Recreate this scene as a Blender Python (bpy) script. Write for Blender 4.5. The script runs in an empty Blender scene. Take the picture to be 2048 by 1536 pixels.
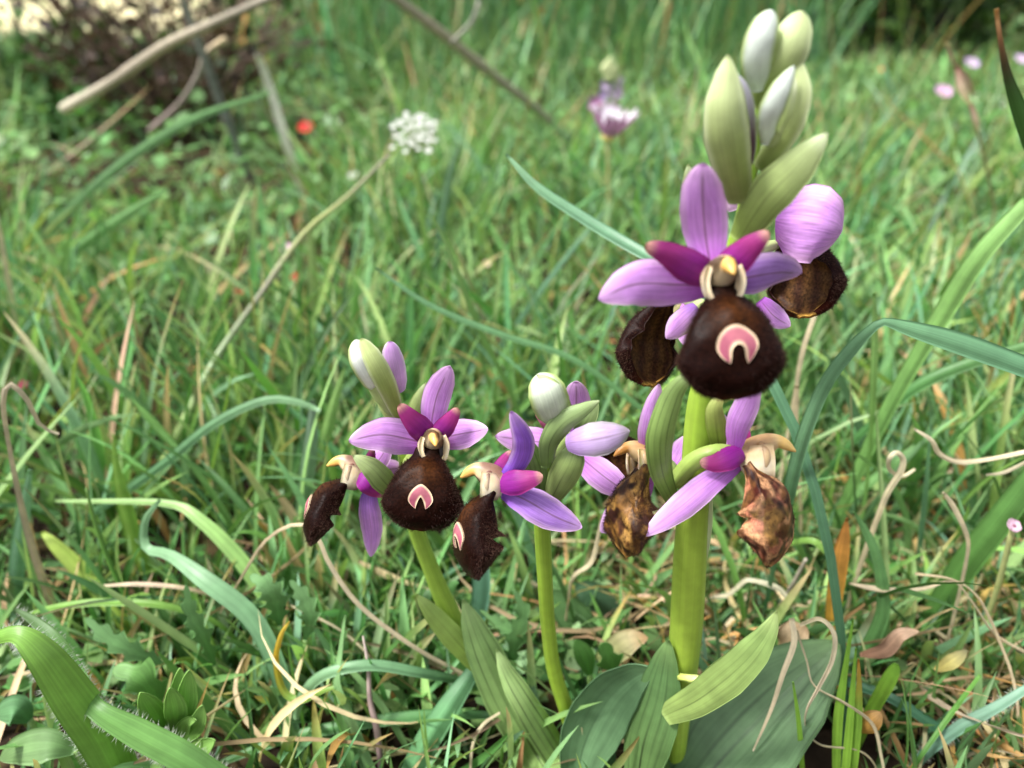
import bpy, math, random
import numpy as np
from mathutils import Vector, Matrix, noise
random.seed(7); rng = np.random.default_rng(11)
SC = bpy.context.scene
# ------------------------------------------------------------------ camera, sky, sun, exposure
CAM_H, PITCH, FPX = 0.147, math.radians(28.0), 1607.0      # metres, downward pitch, focal length in photo pixels
cam_data = bpy.data.cameras.new('camera'); cam = bpy.data.objects.new('camera', cam_data)
SC.collection.objects.link(cam); SC.camera = cam
cam.location = (0, 0, CAM_H); cam.rotation_euler = (math.pi/2 - PITCH, 0, 0)
cam_data.sensor_width = 5.416; cam_data.lens = 4.25         # a phone's small sensor
cam_data.clip_start = 0.005; cam_data.clip_end = 2000
cam_data.dof.use_dof = True; cam_data.dof.focus_distance = 0.128; cam_data.dof.aperture_fstop = 2.3
SUN_EL, SUN_AZ = math.radians(60), math.radians(-105)         # azimuth from +Y (ahead) towards +X
world = bpy.data.worlds.new('World'); SC.world = world; world.use_nodes = True
wn, wl = world.node_tree.nodes, world.node_tree.links
sky = wn.new('ShaderNodeTexSky'); sky.sky_type = 'NISHITA'; sky.sun_disc = False
sky.sun_elevation = SUN_EL; sky.sun_rotation = SUN_AZ; sky.dust_density = 3.0; sky.air_density = 1.0
hs = wn.new('ShaderNodeHueSaturation'); hs.inputs['Saturation'].default_value = 0.22
bg = wn['Background']; bg.inputs['Strength'].default_value = 0.115
wl.new(sky.outputs[0], hs.inputs['Color']); wl.new(hs.outputs[0], bg.inputs['Color'])
sun_l = bpy.data.lights.new('sun', 'SUN'); sun_l.energy = 2.6; sun_l.angle = math.radians(12); sun_l.color = (1, .975, .94)
sun = bpy.data.objects.new('sun', sun_l); SC.collection.objects.link(sun)
sd = Vector((math.sin(SUN_AZ)*math.cos(SUN_EL), math.cos(SUN_AZ)*math.cos(SUN_EL), math.sin(SUN_EL)))
sun.rotation_euler = sd.to_track_quat('Z', 'Y').to_euler(); sun.location = (0, 2, 4)
vs = SC.view_settings
vs.view_transform = 'Standard'; vs.look = 'None'; vs.gamma = 1; vs.use_curve_mapping = False; vs.exposure = 1.2
SC.cycles.use_denoising = True
try: SC.cycles.denoiser = 'OPENIMAGEDENOISE'
except Exception: pass
SC.cycles.max_bounces = 8; SC.cycles.diffuse_bounces = 4; SC.cycles.glossy_bounces = 2
SC.cycles.transmission_bounces = 4; SC.cycles.caustics_reflective = False; SC.cycles.caustics_refractive = False

# ------------------------------------------------------------------ helpers
CR = np.array([1., 0, 0]); CU = np.array([0, math.sin(PITCH), math.cos(PITCH)]); CT = np.array([0, -math.cos(PITCH), math.sin(PITCH)])
CAMP = np.array([0, 0, CAM_H])
def P(px, py, Y):
    """photo pixel + forward distance Y (mm) -> world point (m)"""
    d = CR*((px-1024)/FPX) + CU*((768-py)/FPX) - CT
    return CAMP + d*(Y/1000/d[1])
def clampg(C, z=.0015):
    C = np.array(C); k = (z-CAMP[2])/np.minimum(C[:, 2]-CAMP[2], -1e-6); b = C[:, 2] < z
    C[b] = CAMP+(C[b]-CAMP)*k[b][:, None]; return C
def depth(p): return float(np.dot(np.asarray(p)-CAMP, -CT))
def ground_Y(px, py):
    d = CR*((px-1024)/FPX) + CU*((768-py)/FPX) - CT
    return -CAM_H/d[2]*d[1]*1000
def hx(h, k=1.0):
    h = h.lstrip('#'); v = [int(h[i:i+2], 16)/255 for i in (0, 2, 4)]
    return np.array([(c/12.92 if c <= .04045 else ((c+.055)/1.055)**2.4)*k for c in v])
def mixc(a, b, k):
    k = np.clip(np.asarray(k, float), 0, 1)[..., None]
    return np.asarray(a)*(1-k) + np.asarray(b)*k
def sstep(a, b, x):
    t = np.clip((np.asarray(x, float)-a)/(b-a), 0, 1); return t*t*(3-2*t)
def catmull(C, n):
    C = np.asarray(C, float)
    if len(C) == 2: return C[0] + (C[1]-C[0])*np.linspace(0, 1, n)[:, None]
    Q = np.vstack([2*C[0]-C[1], C, 2*C[-1]-C[-2]])
    L = np.r_[0, np.cumsum(np.linalg.norm(np.diff(C[:, :2] if C.shape[1] > 3 else C, axis=0), axis=1)+1e-9)]; L /= L[-1]
    out = []
    for u in np.linspace(0, 1, n):
        i = min(int(np.searchsorted(L, u, 'right')-1), len(C)-2); f = (u-L[i])/(L[i+1]-L[i])
        a, b, c, d = Q[i], Q[i+1], Q[i+2], Q[i+3]
        out.append(.5*((2*b)+(c-a)*f+(2*a-5*b+4*c-d)*f*f+(3*b-a-3*c+d)*f**3))
    return np.array(out)
def unit(v): return v/(np.linalg.norm(v, axis=-1, keepdims=True)+1e-12)
PROF = {
 'oblong': [(0, .42), (.15, .7), (.4, .96), (.6, 1), (.8, .86), (.92, .55), (.98, .25), (1, .05)],
 'sepal':  [(0, .45), (.15, .75), (.4, 1), (.6, .97), (.8, .7), (.92, .4), (.98, .17), (1, .03)],
 'round':  [(0, .5), (.15, .85), (.4, 1), (.65, .98), (.85, .75), (.95, .45), (1, .08)],
 'petal':  [(0, .62), (.2, .95), (.4, 1), (.7, .72), (.9, .45), (.97, .28), (1, .06)],
 'bract':  [(0, .5), (.2, .8), (.45, 1), (.7, .82), (.88, .45), (.97, .15), (1, .03)],
 'blade':  [(0, .55), (.2, .9), (.5, 1), (.75, .8), (.9, .45), (1, .03)],
 'leaf':   [(0, .25), (.15, .6), (.4, .97), (.55, 1), (.75, .8), (.9, .45), (.97, .2), (1, .03)],
}
def band(ctrl, w=None, prof=None, n=24, m=13, cup=0., fold=0., tilt=0., twist=0., normal=None, ruffle=0., seed=0):
    """sheet along a pixel path.  ctrl rows (px,py,Y[,width px]); w+prof gives a width profile instead."""
    ctrl = np.asarray(ctrl, float)
    if ctrl.shape[1] == 3: ctrl = np.c_[ctrl, np.full(len(ctrl), w or 10.)]; has = False
    else: has = prof is None
    S = catmull(ctrl, n); s = np.linspace(0, 1, n); t = np.linspace(-1, 1, m)
    C = np.array([P(*r[:3]) for r in S]); C = clampg(C); dep = np.array([depth(c) for c in C])
    if has: W = np.maximum(S[:, 3], .3)
    else:
        pr = np.array(PROF[prof]); W = (w if w else ctrl[:, 3].max())*np.interp(s, pr[:, 0], pr[:, 1])
    W = W/2*dep/FPX
    return sheet(C, W, s, t, cup, fold, tilt, twist, normal, ruffle, seed)
def sheet(C, W, s, t, cup=0., fold=0., tilt=0., twist=0., normal=None, ruffle=0., seed=0):
    T = unit(np.gradient(C, axis=0))
    H = unit(CAMP-C) if normal is None else np.broadcast_to(np.asarray(normal, float), C.shape)
    B = unit(np.cross(T, H)); N = np.cross(B, T)
    a = np.radians(tilt + twist*s)[:, None]
    B, N = B*np.cos(a)+N*np.sin(a), N*np.cos(a)-B*np.sin(a)
    tt = t[None, :, None]; w = W[:, None, None]
    off = cup*w*(1-tt**2) - fold*w*np.abs(tt)
    if ruffle: off = off + ruffle*w*tt**2*np.sin(9*s[:, None, None]+seed+2*tt)
    G = C[:, None]+B[:, None]*w*tt+N[:, None]*off
    return G, s, t
class MB:
    def __init__(s): s.v, s.f, s.c, s.st, s.mi, s.n = [], [], [], [], [], 0
    def add(s, V, F, col, st, mi=0):
        V = np.asarray(V, float).reshape(-1, 3); F = np.asarray(F, int)
        col = np.broadcast_to(np.asarray(col, float), V.shape); st = np.broadcast_to(np.asarray(st, float), (len(V), 2))
        s.v.append(V); s.f.append(F+s.n); s.c.append(col); s.st.append(st); s.mi.append(np.full(len(F), mi)); s.n += len(V)
    def shell(s, G, ss, tt, col, coli=None, th=.00025, mi=0):
        n, m = G.shape[:2]
        du = np.gradient(G, axis=0); dv = np.gradient(G, axis=1); N = unit(np.cross(dv, du))
        S, T = np.meshgrid(ss, tt, indexing='ij')
        c = col(S, T) if callable(col) else np.broadcast_to(col, G.shape)
        ci = c if coli is None else (coli(S, T) if callable(coli) else np.broadcast_to(coli, G.shape))
        V = np.concatenate([(G+N*th/2).reshape(-1, 3), (G-N*th/2).reshape(-1, 3)])
        I = np.arange(n*m).reshape(n, m); o = n*m
        q = np.stack([I[:-1, :-1], I[1:, :-1], I[1:, 1:], I[:-1, 1:]], -1).reshape(-1, 4)
        ring = np.r_[I[0, :], I[1:, -1], I[-1, -2::-1], I[-2:0:-1, 0]]; r2 = np.roll(ring, -1)
        side = np.stack([ring, r2, r2+o, ring+o], -1)
        F = np.concatenate([q[:, ::-1], q+o, side])
        st = np.stack([S, (T+1)/2], -1).reshape(-1, 2)
        s.add(V, F, np.concatenate([np.reshape(c, (-1, 3)), np.reshape(ci, (-1, 3))]), np.concatenate([st, st]), mi)
    def tube(s, C, R, col, k=14, mi=0, sq=1.0, rib=0.):
        C = np.asarray(C, float); n = len(C); T = unit(np.gradient(C, axis=0)); R = np.broadcast_to(R, n)
        ref = np.array([0, -1., .2]) if abs(T[0][1]) < .9 else np.array([1., 0, 0])
        B = unit(np.cross(T, ref)); N = np.cross(B, T)
        th = np.linspace(0, 2*math.pi, k, endpoint=False)
        rr = 1+rib*np.cos(6*th)
        V = C[:, None]+R[:, None, None]*rr[None, :, None]*(B[:, None]*np.cos(th)[None, :, None]+N[:, None]*(np.sin(th)*sq)[None, :, None])
        I = np.arange(n*k).reshape(n, k); J = np.roll(I, -1, 1)
        F = np.stack([I[:-1], J[:-1], J[1:], I[1:]], -1).reshape(-1, 4)
        S, TT = np.meshgrid(np.linspace(0, 1, n), th/(2*math.pi), indexing='ij')
        c = col(S, TT) if callable(col) else np.broadcast_to(col, V.shape)
        caps = [C[0], C[-1]]; a, b = n*k, n*k+1
        F = np.concatenate([F, [[a, I[0, (i+1) % k], I[0, i], a] for i in range(k)], [[b, I[-1, i], I[-1, (i+1) % k], b] for i in range(k)]])
        c = np.concatenate([np.reshape(c, (-1, 3)), np.asarray(c)[0, :1].reshape(1, 3), np.asarray(c)[-1, :1].reshape(1, 3)])
        st = np.concatenate([np.stack([S, TT], -1).reshape(-1, 2), [[0, .5], [1, .5]]])
        s.add(np.concatenate([V.reshape(-1, 3), caps]), F, c, st, mi)
    def hairs(s, pos, nrm, ln, col, base=.00004, mi=0, droop=(0, 0, 0), jit=.5):
        pos = np.asarray(pos); n = len(pos); d = unit(np.asarray(nrm)+rng.normal(0, jit, (n, 3))+np.asarray(droop))
        side = unit(np.cross(d, CT))*base; L = np.asarray(ln).reshape(-1, 1)*np.ones((n, 1))
        V = np.stack([pos-side, pos+side, pos+d*L], 1).reshape(-1, 3)
        I = np.arange(n)*3; F = np.stack([I, I+1, I+2, I], -1)
        s.add(V, F, np.repeat(np.broadcast_to(col, (n, 3)), 3, 0), (.5, .5), mi)
    def mesh(s, name, mats, org=(0, 0, 0)):
        V = np.concatenate(s.v)-np.asarray(org); F = np.concatenate(s.f); mi = np.concatenate(s.mi)
        tri = F[:, 3] == F[:, 0]
        ln = np.where(tri, 3, 4); tot = int(ln.sum()); st = np.r_[0, np.cumsum(ln)[:-1]]
        mask = np.ones(F.shape, bool); mask[tri, 3] = False; idx = F[mask]
        me = bpy.data.meshes.new(name); me.vertices.add(len(V)); me.loops.add(tot); me.polygons.add(len(F))
        me.vertices.foreach_set('co', V.astype(np.float32).ravel()); me.loops.foreach_set('vertex_index', idx.astype(np.int32))
        me.polygons.foreach_set('loop_start', st.astype(np.int32))
        me.polygons.foreach_set('material_index', mi.astype(np.int32)); me.polygons.foreach_set('use_smooth', np.ones(len(F), bool))
        a = me.attributes.new('Col', 'FLOAT_COLOR', 'POINT'); c = np.concatenate(s.c); a.data.foreach_set('color', np.c_[c, np.ones(len(c))].astype(np.float32).ravel())
        a = me.attributes.new('st', 'FLOAT_VECTOR', 'POINT'); c = np.concatenate(s.st); a.data.foreach_set('vector', np.c_[c, np.zeros(len(c))].astype(np.float32).ravel())
        me.update(calc_edges=True)
        for m in (mats if isinstance(mats, (list, tuple)) else [mats]): me.materials.append(m)
        return me
    def build(s, name, mats, parent=None, org=(0, 0, 0), loc=None):
        o = bpy.data.objects.new(name, s.mesh(name, mats, org)); SC.collection.objects.link(o)
        if parent is not None: o.parent = parent
        if loc is not None: o.location = loc
        return o
def tag(o, label, cat, group=None, kind=None):
    o['label'] = label
    if cat: o['category'] = cat
    if group: o['group'] = group
    if kind: o['kind'] = kind
    return o
def thing(name, loc, label, cat, group=None):
    o = bpy.data.objects.new(name, None); SC.collection.objects.link(o); o.location = loc; o.empty_display_size = .01
    return tag(o, label, cat, group)
# ------------------------------------------------------------------ materials (colour from each mesh's own 'Col', grain from 'st')
def mat(name, rough=.5, trans=0., stri=0., stri_n=30., mott=0., mott_s=400., bump=0., sheen=0., spec=.4, sss=0., tcol=(1, 1, 1)):
    m = bpy.data.materials.new(name); m.use_nodes = True; nt = m.node_tree; N, L = nt.nodes, nt.links
    N.clear(); out = N.new('ShaderNodeOutputMaterial'); b = N.new('ShaderNodeBsdfPrincipled')
    a = N.new('ShaderNodeAttribute'); a.attribute_name = 'Col'; col = a.outputs['Color']
    tc = N.new('ShaderNodeTexCoord'); hsrc = None
    if stri:
        s_ = N.new('ShaderNodeAttribute'); s_.attribute_name = 'st'; mp = N.new('ShaderNodeMapping'); mp.inputs['Scale'].default_value = (1.5, stri_n, 1)
        ns = N.new('ShaderNodeTexNoise'); ns.inputs['Scale'].default_value = 1.; ns.inputs['Detail'].default_value = 3
        L.new(s_.outputs['Vector'], mp.inputs['Vector']); L.new(mp.outputs[0], ns.inputs['Vector'])
        r = N.new('ShaderNodeMapRange'); r.inputs['From Min'].default_value = .3; r.inputs['From Max'].default_value = .7
        r.inputs['To Min'].default_value = 1-stri; r.inputs['To Max'].default_value = 1+stri; L.new(ns.outputs['Fac'], r.inputs['Value'])
        v = N.new('ShaderNodeVectorMath'); v.operation = 'SCALE'; L.new(col, v.inputs[0]); L.new(r.outputs[0], v.inputs['Scale']); col = v.outputs[0]; hsrc = ns.outputs['Fac']
    if mott:
        n2 = N.new('ShaderNodeTexNoise'); n2.inputs['Scale'].default_value = mott_s; n2.inputs['Detail'].default_value = 4; L.new(tc.outputs['Object'], n2.inputs['Vector'])
        r = N.new('ShaderNodeMapRange'); r.inputs['From Min'].default_value = .3; r.inputs['From Max'].default_value = .7
        r.inputs['To Min'].default_value = 1-mott; r.inputs['To Max'].default_value = 1+mott; L.new(n2.outputs['Fac'], r.inputs['Value'])
        v = N.new('ShaderNodeVectorMath'); v.operation = 'SCALE'; L.new(col, v.inputs[0]); L.new(r.outputs[0], v.inputs['Scale']); col = v.outputs[0]
        if hsrc is None: hsrc = n2.outputs['Fac']
    L.new(col, b.inputs['Base Color']); b.inputs['Roughness'].default_value = rough; b.inputs['Specular IOR Level'].default_value = spec
    if sheen: b.inputs['Sheen Weight'].default_value = sheen; b.inputs['Sheen Roughness'].default_value = .4; b.inputs['Sheen Tint'].default_value = (.8, .6, .45, 1)
    if sss: b.inputs['Subsurface Weight'].default_value = sss; b.inputs['Subsurface Radius'].default_value = (.002, .0025, .001); b.inputs['Subsurface Scale'].default_value = .5
    if bump and hsrc is not None:
        bp = N.new('ShaderNodeBump'); bp.inputs['Strength'].default_value = bump; bp.inputs['Distance'].default_value = .0003; L.new(hsrc, bp.inputs['Height']); L.new(bp.outputs[0], b.inputs['Normal'])
    if trans:
        t = N.new('ShaderNodeBsdfTranslucent'); v = N.new('ShaderNodeVectorMath'); v.operation = 'MULTIPLY'; L.new(col, v.inputs[0]); v.inputs[1].default_value = tcol
        L.new(v.outputs[0], t.inputs['Color']); mx = N.new('ShaderNodeMixShader'); mx.inputs[0].default_value = trans
        L.new(b.outputs[0], mx.inputs[1]); L.new(t.outputs[0], mx.inputs[2]); L.new(mx.outputs[0], out.inputs[0])
    else: L.new(b.outputs[0], out.inputs[0])
    return m
M_PETAL = mat('petal_tissue', .5, .3, .22, 30, .07, 700, .3, sheen=.1)
M_LIP = mat('velvet_lip', .45, 0, 0, 0, .55, 2200, .15, sheen=.01, spec=.07)
M_HAIR = mat('fine_hair', .6, .3, spec=.2)
M_SPEC = mat('lip_mirror', .35, 0, 0, 0, .12, 1200, .1)
M_COL = mat('column_flesh', .4, 0, .08, 10, .10, 800, .1, sss=.25)
M_STEM = mat('stem_flesh', .38, 0, .10, 24, .08, 500, .12, sss=.3)
M_LEAF = mat('orchid_leaf', .38, .28, .14, 34, .12, 300, .25, tcol=(1.1, 1.15, .6))
M_BUD = mat('bud_tissue', .42, .3, .13, 20, .08, 500, .25)
M_WITHER = mat('withered_tissue', .5, .12, .15, 18, .5, 1100, .5, spec=.25)
M_GRASS = mat('grass_blade', .4, .32, .16, 14, .12, 250, .2, tcol=(1.05, 1.12, .72))
M_DRY = mat('dry_straw', .6, .25, .22, 12, .18, 300, .4)
M_BARK = mat('twig_bark', .75, 0, .25, 10, .3, 300, .6)
# ------------------------------------------------------------------ orchids
LILAC, LILAC2, LILAC3 = hx('#dca2ea'), hx('#cb74e0'), hx('#f0ccf0')
VEIN = hx('#6f4a58'); MAG, MAG2, MAGTIP = hx('#8f1f8f'), hx('#a53080'), hx('#dba894')
GREEN_S, GREEN_P, GREEN_D = hx('#93a93e'), hx('#b9c986'), hx('#6d8a3c')
def petalcol(base=LILAC2, mid=LILAC, edge=LILAC3, vein=VEIN, vw=.045, vend=.9, vk=.75, tip=None):
    def f(S, T):
        c = mixc(np.broadcast_to(base, S.shape+(3,)), mid, sstep(0, .5, S))
        c = mixc(c, edge, .75*sstep(.55, 1, np.abs(T))*sstep(.1, .5, S)+.45*sstep(.7, 1, S))
        if tip is not None: c = mixc(c, tip, sstep(.8, 1, S))
        if vk:
            c = mixc(c, vein, vk*(1-sstep(vw*.4, vw*1.6, np.abs(T+.03*np.sin(6*S))))*(1-sstep(vend-.06, vend, S))*sstep(.0, .15, S))
            for o in (.33, -.33, .62, -.62): c = mixc(c, base*.72, .3*(1-sstep(.02, .06, np.abs(T-o*np.sin(math.pi*np.clip(S*.9+.1, 0, 1)))))*(1-sstep(.6, .9, S)))
        return c
    return f
def magcol(S, T):
    c = mixc(np.broadcast_to(MAG, S.shape+(3,)), MAG2, sstep(.25, .75, S)+.4*sstep(.6, 1, np.abs(T)))
    return mixc(c, MAGTIP, sstep(.8, .98, S)*.85)
def leafcol(a, b, tip=None, k=.12, rib=10):
    def f(S, T):
        c = mixc(np.broadcast_to(a, S.shape+(3,)), b, sstep(0, 1, S))
        c = c*(1-5.0*k*(np.maximum(np.cos(T*math.pi*rib*.6), 0)**8*(.6+.4*np.sin(S*7+T*9)))[..., None])
        if tip is not None: c = mixc(c, tip, sstep(.8, 1, S))
        return mixc(c, np.asarray(b)*1.35, .5*sstep(.92, 1, np.abs(T)))
    return f
def frame(yaw, pitch=0., roll=0.):
    def rot(v, ax, a): q = Matrix.Rotation(a, 3, Vector(ax)); return np.array(q @ Vector(v))
    R, U, F = CR, CU, CT
    a = math.radians(yaw); R, F = rot(R, U, a), rot(F, U, a)
    a = math.radians(pitch); U, F = rot(U, R, -a), rot(F, R, -a)
    a = math.radians(roll); return tuple(rot(v, CT, a) for v in (R, U, F))
LIP_C = [(2.0, -1.0), (3.4, -2.6), (5.4, -4.6), (6.5, -7.2), (6.6, -10), (6.0, -12.4), (4.9, -14.2), (3.9, -15.1)]
LIP_W = [(0, 1.8), (.08, 2.1), (.15, 3.0), (.21, 3.7), (.35, 4.7), (.5, 5.5), (.62, 6.25), (.69, 6.5), (.76, 6.15), (.86, 5.2), (.93, 4.3), (.97, 3.3), (1, 1.7)]
LIP_B = [(0, .3), (.1, .6), (.2, 2.6), (.3, 3.6), (.38, 3.1), (.46, 2.0), (.52, 1.55), (.58, 1.9), (.68, 2.8), (.8, 2.4), (.9, 1.9), (.96, 1.4), (1, .8)]
LIP_D = [(0, .5), (.15, 1.0), (.4, 1.9), (.65, 2.2), (.85, 1.5), (1, .5)]
def smooth_tab(tb):
    x = np.linspace(0, 1, 201); y = np.interp(x, [a for a, _ in tb], [b for _, b in tb]); kr = np.exp(-(np.arange(-12, 13)/4.)**2); kr /= kr.sum()
    yp = np.r_[np.full(12, y[0]), y, 2*y[-1]-y[-2:-14:-1]]; return list(zip(x, np.maximum(np.convolve(yp, kr, 'valid'), .15)))
LIP_W, LIP_B, LIP_D = smooth_tab(LIP_W), smooth_tab(LIP_B), smooth_tab(LIP_D)
HS_O = [(-46, -108), (-100, -70), (-134, -12), (-122, 58), (-72, 112), (-5, 130), (62, 108), (116, 58), (132, 4), (108, -52), (70, -108)]
HS_I = [(-46, -108), (-42, -62), (-40, -30), (-28, -2), (-12, 11), (4, 14), (20, 9), (36, -6), (46, -32), (52, -64), (70, -108)]
HS_OP = [(-46, -100), (-92, -62), (-118, -16), (-104, 40), (-62, 92), (0, 125), (60, 92), (102, 40), (116, -16), (90, -62), (48, -100)]
HS_IP = [(-46, -100), (-38, -66), (-30, -40), (-20, -16), (-8, 8), (2, 16), (10, 8), (22, -16), (32, -40), (40, -66), (48, -100)]
class Lip:
    def __init__(s, O, fr, k=1., wk=1., bk=1., dk=1., warp=0., seed=0, curve=LIP_C, lk=1.):
        s.O, (s.R, s.U, s.F), s.k, s.wk, s.bk, s.dk, s.warp, s.seed = np.asarray(O), fr, k, wk, bk, dk, warp, seed
        s.cc = catmull([(c[0], c[1]*lk) for c in curve], 61); s.sc = np.linspace(0, 1, 61)
        t = unit(np.gradient(s.cc, axis=0)); s.nn = np.c_[-t[:, 1], t[:, 0]]
    def ev(s, S, T, lift=0.):
        S, T = np.asarray(S, float), np.asarray(T, float)
        f, u = np.interp(S, s.sc, s.cc[:, 0]), np.interp(S, s.sc, s.cc[:, 1])
        nf, nu = np.interp(S, s.sc, s.nn[:, 0]), np.interp(S, s.sc, s.nn[:, 1])
        ip = lambda tb: np.interp(S, [a for a, _ in tb], [b for _, b in tb])
        w, b, d = ip(LIP_W)*s.wk, ip(LIP_B)*s.bk, ip(LIP_D)*s.dk
        a = np.abs(T); th = np.clip(a/.65, 0, 1)*math.pi/2; kk = np.clip((a-.65)/.35, 0, 1)
        x = np.sign(T)*w*(np.sin(th)-.16*kk*kk); z = d*(np.cos(th)-1)-b*kk+.35*np.exp(-(x/1.2)**2)*np.sin(np.clip((S-.1)/.5, 0, 1)*math.pi)+.12*np.sin(S*23+T*5+s.seed)*np.sin(T*9+s.seed)*(S > .1)
        z = z + .25*np.sin(S*40+s.seed)*kk*(.4+s.warp)
        ff, uu = f+nf*(z+lift), u+nu*(z+lift)
        if s.warp:
            wv = s.warp
            q = S*7+s.seed; r = T*3.1+s.seed
            x = x+wv*.8*np.sin(q+r*1.7)*np.sin(q*.7); ff = ff+wv*1.0*np.sin(q*1.3+r*2.1)+wv*.5*np.sin(q*3.1-r*4); uu = uu+wv*.5*np.cos(q*1.1-r)
        return s.O + (x[..., None]*s.R+uu[..., None]*s.U+ff[..., None]*s.F)*(s.k*.001)
    def st(s, x, u):
        S = np.interp(-np.asarray(u), -s.cc[:, 1], s.sc)
        w = np.interp(S, [a for a, _ in LIP_W], [b for _, b in LIP_W])*s.wk
        return S, np.arcsin(np.clip(x/w, -1, 1))/(math.pi/2)*.65
def lip_cols(kind, seed):
    if kind == 'fresh':
        def out(S, T):
            c = np.broadcast_to(hx('#150605'), S.shape+(3,))
            c = mixc(c, hx('#3c200b'), .85*np.exp(-((S-.30)/.16)**2-(T/.30)**2)+.12*np.exp(-((S-.6)/.25)**2-(T/.42)**2))
            c = mixc(c, hx('#1e0a07'), .7*sstep(.5, .7, np.abs(T)))
            c = mixc(c, hx('#3a160e'), .8*sstep(.9, 1, S))
            return mixc(c, hx('#1c0f0a'), .8*(1-sstep(.05, .16, S)))
        def inn(S, T):
            c = mixc(np.broadcast_to(hx('#3a2216'), S.shape+(3,)), hx('#54391e'), .5+.5*np.sin(T*30+np.sin(S*5)))
            c = mixc(c, hx('#24120c'), sstep(.5, .72, np.abs(T)))
            return mixc(c, hx('#a8803c'), sstep(.93, 1, S))
        return out, inn
    pal = [hx('#4a2c18'), hx('#7a5528'), hx('#2c140c'), hx('#9a743c'), hx('#3a2214')] if kind == 'withered_a' else [hx('#6a4424'), hx('#2c100a'), hx('#b87458'), hx('#7a5a2c'), hx('#4a1c10'), hx('#c8946a')]
    def out(S, T):
        c = np.zeros(S.shape+(3,)); w0 = np.zeros(S.shape)
        for i, p in enumerate(pal):
            q = seed*3.1+i*17.3
            n_ = np.array([[noise.noise(Vector((a*5.5+q, b*3.2+q*.7, q))) + .6*noise.noise(Vector((a*13+q, b*9, q))) for a, b in zip(ra, rb)] for ra, rb in zip(S, T)])
            w_ = np.exp(11*n_); c += w_[..., None]*p; w0 += w_
        c = c/w0[..., None]
        return mixc(c, hx('#b58a48'), .7*sstep(.9, 1, S))
    return out, lambda S, T: out(S, T)*.8
def ribbon_part(name, mats, parent, org, ctrl, w=None, prof=None, col=None, coli=None, th=.00025, **kw):
    mb = MB(); G, s, t = band(ctrl, w, prof, **kw); mb.shell(G, s, t, col, coli, th); return mb.build(name, mats, parent, org)
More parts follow.
